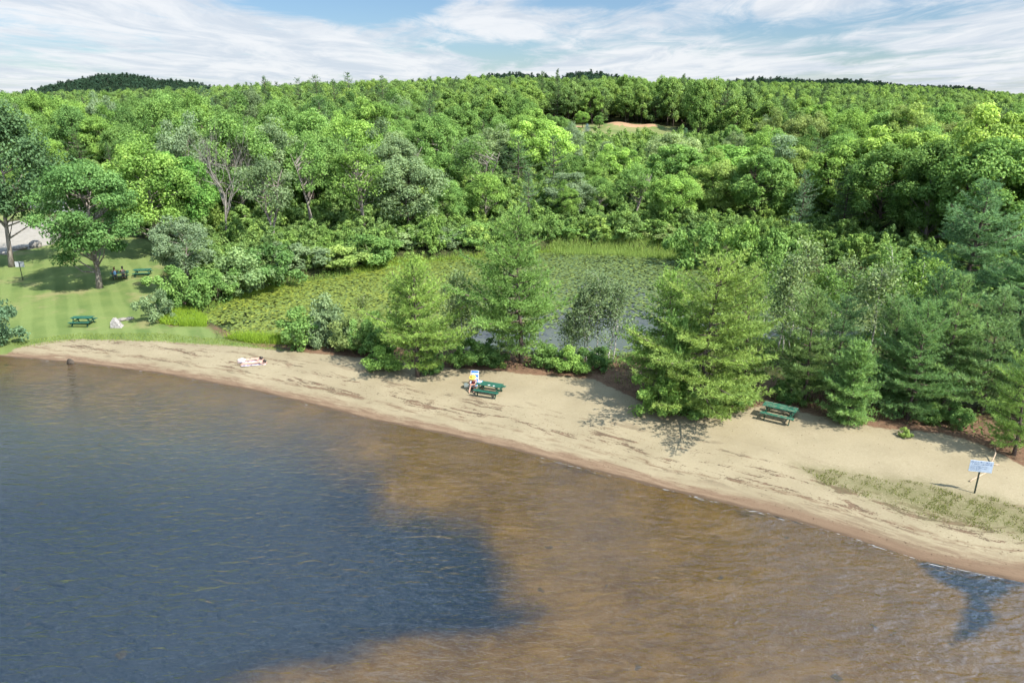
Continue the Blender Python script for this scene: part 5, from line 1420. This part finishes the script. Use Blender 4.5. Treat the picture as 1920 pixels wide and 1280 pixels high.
# ------------------------------------------------------------------ things half hidden by the woods
def car():
    x, y, z = gpt(113, 391)
    root = thing('parked_car', (x, y, z), R(-6), 'dark parked car half hidden behind the lawn tree by the road', 'car')
    body = simple('dark_car_paint', (.02, .024, .022), .25, .6, .1); glass = simple('car_glass', (.03, .04, .045), .1, .6, .05); tyre = simple('rubber', (.02, .02, .02), .8)
    prof = [(-2.2, .35), (-2.25, .75), (-2.0, .95), (-1.5, 1.0), (-1.0, 1.42), (.5, 1.45), (1.15, 1.0), (2.0, .88), (2.25, .65), (2.2, .35)]
    mb = MB(); n = len(prof)
    V = [(a, -.88 + (.12 if b > 1.1 else 0), b) for a, b in prof] + [(a, .88 - (.12 if b > 1.1 else 0), b) for a, b in prof]
    mb.add(V, [tuple(range(n)), tuple(range(2 * n - 1, n - 1, -1))] + [(i, i + n, (i + 1) % n + n, (i + 1) % n) for i in range(n)]); mb.build('body', body, root, bevel=.05)
    for s in (-1, 1):
        mb = MB(); mb.add([(-1.25, s * .895, 1.06), (.95, s * .895, 1.06), (.45, s * .79, 1.36), (-.92, s * .79, 1.36)], [(0, 1, 2, 3)]); o = mb.build('side_window', glass, root); so = o.modifiers.new('t', 'SOLIDIFY'); so.thickness = .02; so.offset = 0
        for wx in (-1.4, 1.4):
            mb = MB(); mb.tube([(wx, s * .72, .33), (wx, s * .92, .33)], .33, 16); w = mb.build('wheel', tyre, root)
            mb = MB(); mb.tube([(wx, s * .91, .33), (wx, s * .935, .33)], .19, 12); mb.build('rim', M['sign_back'], w)
    mb = MB(); mb.add([(1.13, -.74, 1.03), (1.13, .74, 1.03), (.56, .70, 1.42), (.56, -.70, 1.42)], [(0, 1, 2, 3)]); o = mb.build('windscreen', glass, root); so = o.modifiers.new('t', 'SOLIDIFY'); so.thickness = .03
car()
def gable(name, x, y, rz, w, d, h, rh, wall, roof, label, cat):
    root = thing(name, (x, y, hz(x, y) - .1), rz, label, cat)
    mb = MB(); mb.add([(-w/2, -d/2, 0), (w/2, -d/2, 0), (w/2, d/2, 0), (-w/2, d/2, 0), (-w/2, -d/2, h), (w/2, -d/2, h), (w/2, d/2, h), (-w/2, d/2, h), (0, -d/2, h + rh), (0, d/2, h + rh)],
           [(0, 1, 5, 8, 4), (2, 3, 7, 9, 6), (1, 2, 6, 5), (3, 0, 4, 7)]); mb.build('wall', wall, root)
    mb = MB(); e = .35; k = rh / (w / 2)
    for s in (-1, 1):
        mb.add([(0, -d/2 - e, h + rh + .06), (s * (w/2 + e), -d/2 - e, h - e * k + .06), (s * (w/2 + e), d/2 + e, h - e * k + .06), (0, d/2 + e, h + rh + .06),
                (0, -d/2 - e, h + rh + .2), (s * (w/2 + e), -d/2 - e, h - e * k + .2), (s * (w/2 + e), d/2 + e, h - e * k + .2), (0, d/2 + e, h + rh + .2)],
               [(0, 1, 2, 3), (7, 6, 5, 4), (0, 4, 5, 1), (1, 5, 6, 2), (2, 6, 7, 3)])
    mb.build('roof', roof, root)
    gl = simple('dark_pane', (.03, .035, .04), .15, .6)
    for wx in (-.25, .25):
        mb = MB(); mb.box((wx * w, -d/2 - .02, h * .55), (w * .16, .06, h * .36)); f = mb.build('window', M['white'], root)
        mb = MB(); mb.box((wx * w, -d/2 - .055, h * .55), (w * .12, .02, h * .30)); mb.build('pane', gl, f)
    return root
x, y, _ = at(962, 240, 196)
gable('house', x, y, R(20), 5.5, 7, 5.0, 2.6, simple('white_siding', (.62, .62, .64), .7), simple('grey_shingle', (.30, .30, .33), .8), 'grey-roofed white house peeping through trees left of the clearing', 'house')
x, y, z = gpt(325, 412)
gable('shed', x, y + 2, R(30), 3.0, 3.0, 1.9, .9, simple('shed_white', (.60, .62, .60), .7), simple('teal_roof', (.03, .30, .25), .5), 'small shed with a teal roof glimpsed through the leaves behind the lawn', 'shed')

# ------------------------------------------------------------------ camera, light, sky
cam = bpy.data.cameras.new('camera'); co = link(bpy.data.objects.new('camera', cam))
co.location = (0, 0, CAM_H); co.rotation_euler = (math.pi / 2 - P, 0, 0)
cam.sensor_width = 36; cam.lens = 36 * F / 1920; cam.clip_start = .5; cam.clip_end = 9000
scene.camera = co

SUN_EL, SUN_AZ = R(50), math.atan2(.80, -.60)      # azimuth clockwise from +Y
sd = Vector((math.sin(SUN_AZ) * math.cos(SUN_EL), math.cos(SUN_AZ) * math.cos(SUN_EL), math.sin(SUN_EL)))
sl = bpy.data.lights.new('sun', 'SUN'); sl.energy = 5.0; sl.angle = R(.53); sl.color = (1, .95, .86)
so = link(bpy.data.objects.new('sun', sl)); so.rotation_euler = sd.to_track_quat('Z', 'Y').to_euler(); so.location = (30, -20, 60)

W = bpy.data.worlds.new('World'); scene.world = W; W.use_nodes = True
T = NT.__new__(NT); T.t = W.node_tree; T.t.nodes.clear()
wout = T.n('ShaderNodeOutputWorld'); bgn = T.n('ShaderNodeBackground')
sky = T.n('ShaderNodeTexSky', sky_type='NISHITA', sun_disc=False, sun_elevation=SUN_EL, sun_rotation=SUN_AZ, altitude=200.0, air_density=1.0, dust_density=.6, ozone_density=1.6)
d = T.n('ShaderNodeTexCoord').outputs['Generated']
sx, sy, sz = T.n('ShaderNodeSeparateXYZ', i={0: d}).outputs
zz = T.math('ADD', T.math('MAXIMUM', sz, 0.0), .045)
cx, cy = T.math('DIVIDE', sx, zz), T.math('DIVIDE', sy, zz)
pv = T.n('ShaderNodeCombineXYZ', i={0: cx, 1: cy, 2: 0.0}).outputs[0]
pm = T.map(pv, (.55, .30, 1), (0, 0, R(-24)), (3.1, 1.7, 0))
c1 = T.noise(pm, .55, 7, .60, dist=.55)
c2 = T.noise(T.map(pv, (.9, .4, 1), (0, 0, R(-35)), (7, 2, 0)), 1.7, 6, .66, dist=1.0)
cl = T.math('ADD', T.math('MULTIPLY', c1, .68), T.math('MULTIPLY', c2, .38))
azc = T.math('DIVIDE', sx, T.math('MAXIMUM', sy, .05))
def gap(az, el, wa, we, k):                          # clear-sky openings at their bearings
    a = T.math('POWER', T.math('DIVIDE', T.math('SUBTRACT', azc, az), wa), 2.0)
    b = T.math('POWER', T.math('DIVIDE', T.math('SUBTRACT', sz, el), we), 2.0)
    return T.math('MULTIPLY', T.math('EXPONENT', T.math('MULTIPLY', T.math('ADD', a, b), -1.0)), k)
def azel(px, py):
    u, v = uv(px, py); dx, dy, dz = u, CP - v * SP, -(SP + v * CP); L = math.sqrt(dx*dx + dy*dy + dz*dz); return dx / dy, dz / L
gs = None
for px, py, wa, we, k in [(610, 10, .13, .016, .30), (1085, 0, .10, .010, .22), (1000, 95, .13, .014, .13), (1590, 108, .085, .012, .16), (760, 8, .06, .012, .12), (1380, 60, .16, .02, .05)]:
    a_, e_ = azel(px, py); g = gap(a_, e_, wa, we, k); gs = g if gs is None else T.math('ADD', gs, g)
cl = T.math('SUBTRACT', cl, gs)
cl = T.math('SUBTRACT', cl, T.step(sz, .16, .42, 0.0, .06))
mask = T.step(cl, .37, .55)
mask = T.math('MAXIMUM', mask, T.step(sz, .055, .0, 0.0, .75))
shade = T.step(T.noise(T.map(pv, (.5, .22, 1), (0, 0, R(-20)), (1, 4, 0)), 2.2, 6, .66, dist=.8), .34, .64)
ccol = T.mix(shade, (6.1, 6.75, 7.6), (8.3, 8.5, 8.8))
sunny = T.n('ShaderNodeVectorMath', operation='DOT_PRODUCT', i={0: d, 1: tuple(sd)}).outputs['Value']     # clouds near the sun, out of view, brightened as added fill light
ccol = T.mix(1.0, ccol, T.n('ShaderNodeCombineColor', i={q: T.step(sz, .16, .6, 1.0, (1.35, 1.70, 2.10)[q]) for q in (0, 1, 2)}).outputs[0], 'MULTIPLY')     # cloud overhead, out of view, brightened and blued for fill and lake reflections
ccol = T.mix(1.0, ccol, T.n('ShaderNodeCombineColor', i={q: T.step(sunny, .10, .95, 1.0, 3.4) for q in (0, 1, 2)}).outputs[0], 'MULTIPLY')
skc = T.mix(1.0, sky.outputs[0], (.80, .95, 1.12), 'MULTIPLY')
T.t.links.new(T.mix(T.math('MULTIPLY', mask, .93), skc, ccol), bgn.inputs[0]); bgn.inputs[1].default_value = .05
T.t.links.new(bgn.outputs[0], wout.inputs[0])

# ------------------------------------------------------------------ render settings
scene.view_settings.view_transform = 'Standard'; scene.view_settings.look = 'None'; scene.view_settings.gamma = 1; scene.view_settings.exposure = 1.15
cy_ = scene.cycles
cy_.max_bounces = 5; cy_.diffuse_bounces = 2; cy_.glossy_bounces = 2; cy_.transmission_bounces = 3; cy_.transparent_max_bounces = 6
cy_.caustics_reflective = False; cy_.caustics_refractive = False; cy_.sample_clamp_indirect = 3; cy_.sample_clamp_direct = 2.5
cy_.use_adaptive_sampling = True; cy_.adaptive_threshold = .03
cy_.use_denoising = True
bpy.context.view_layer.update()
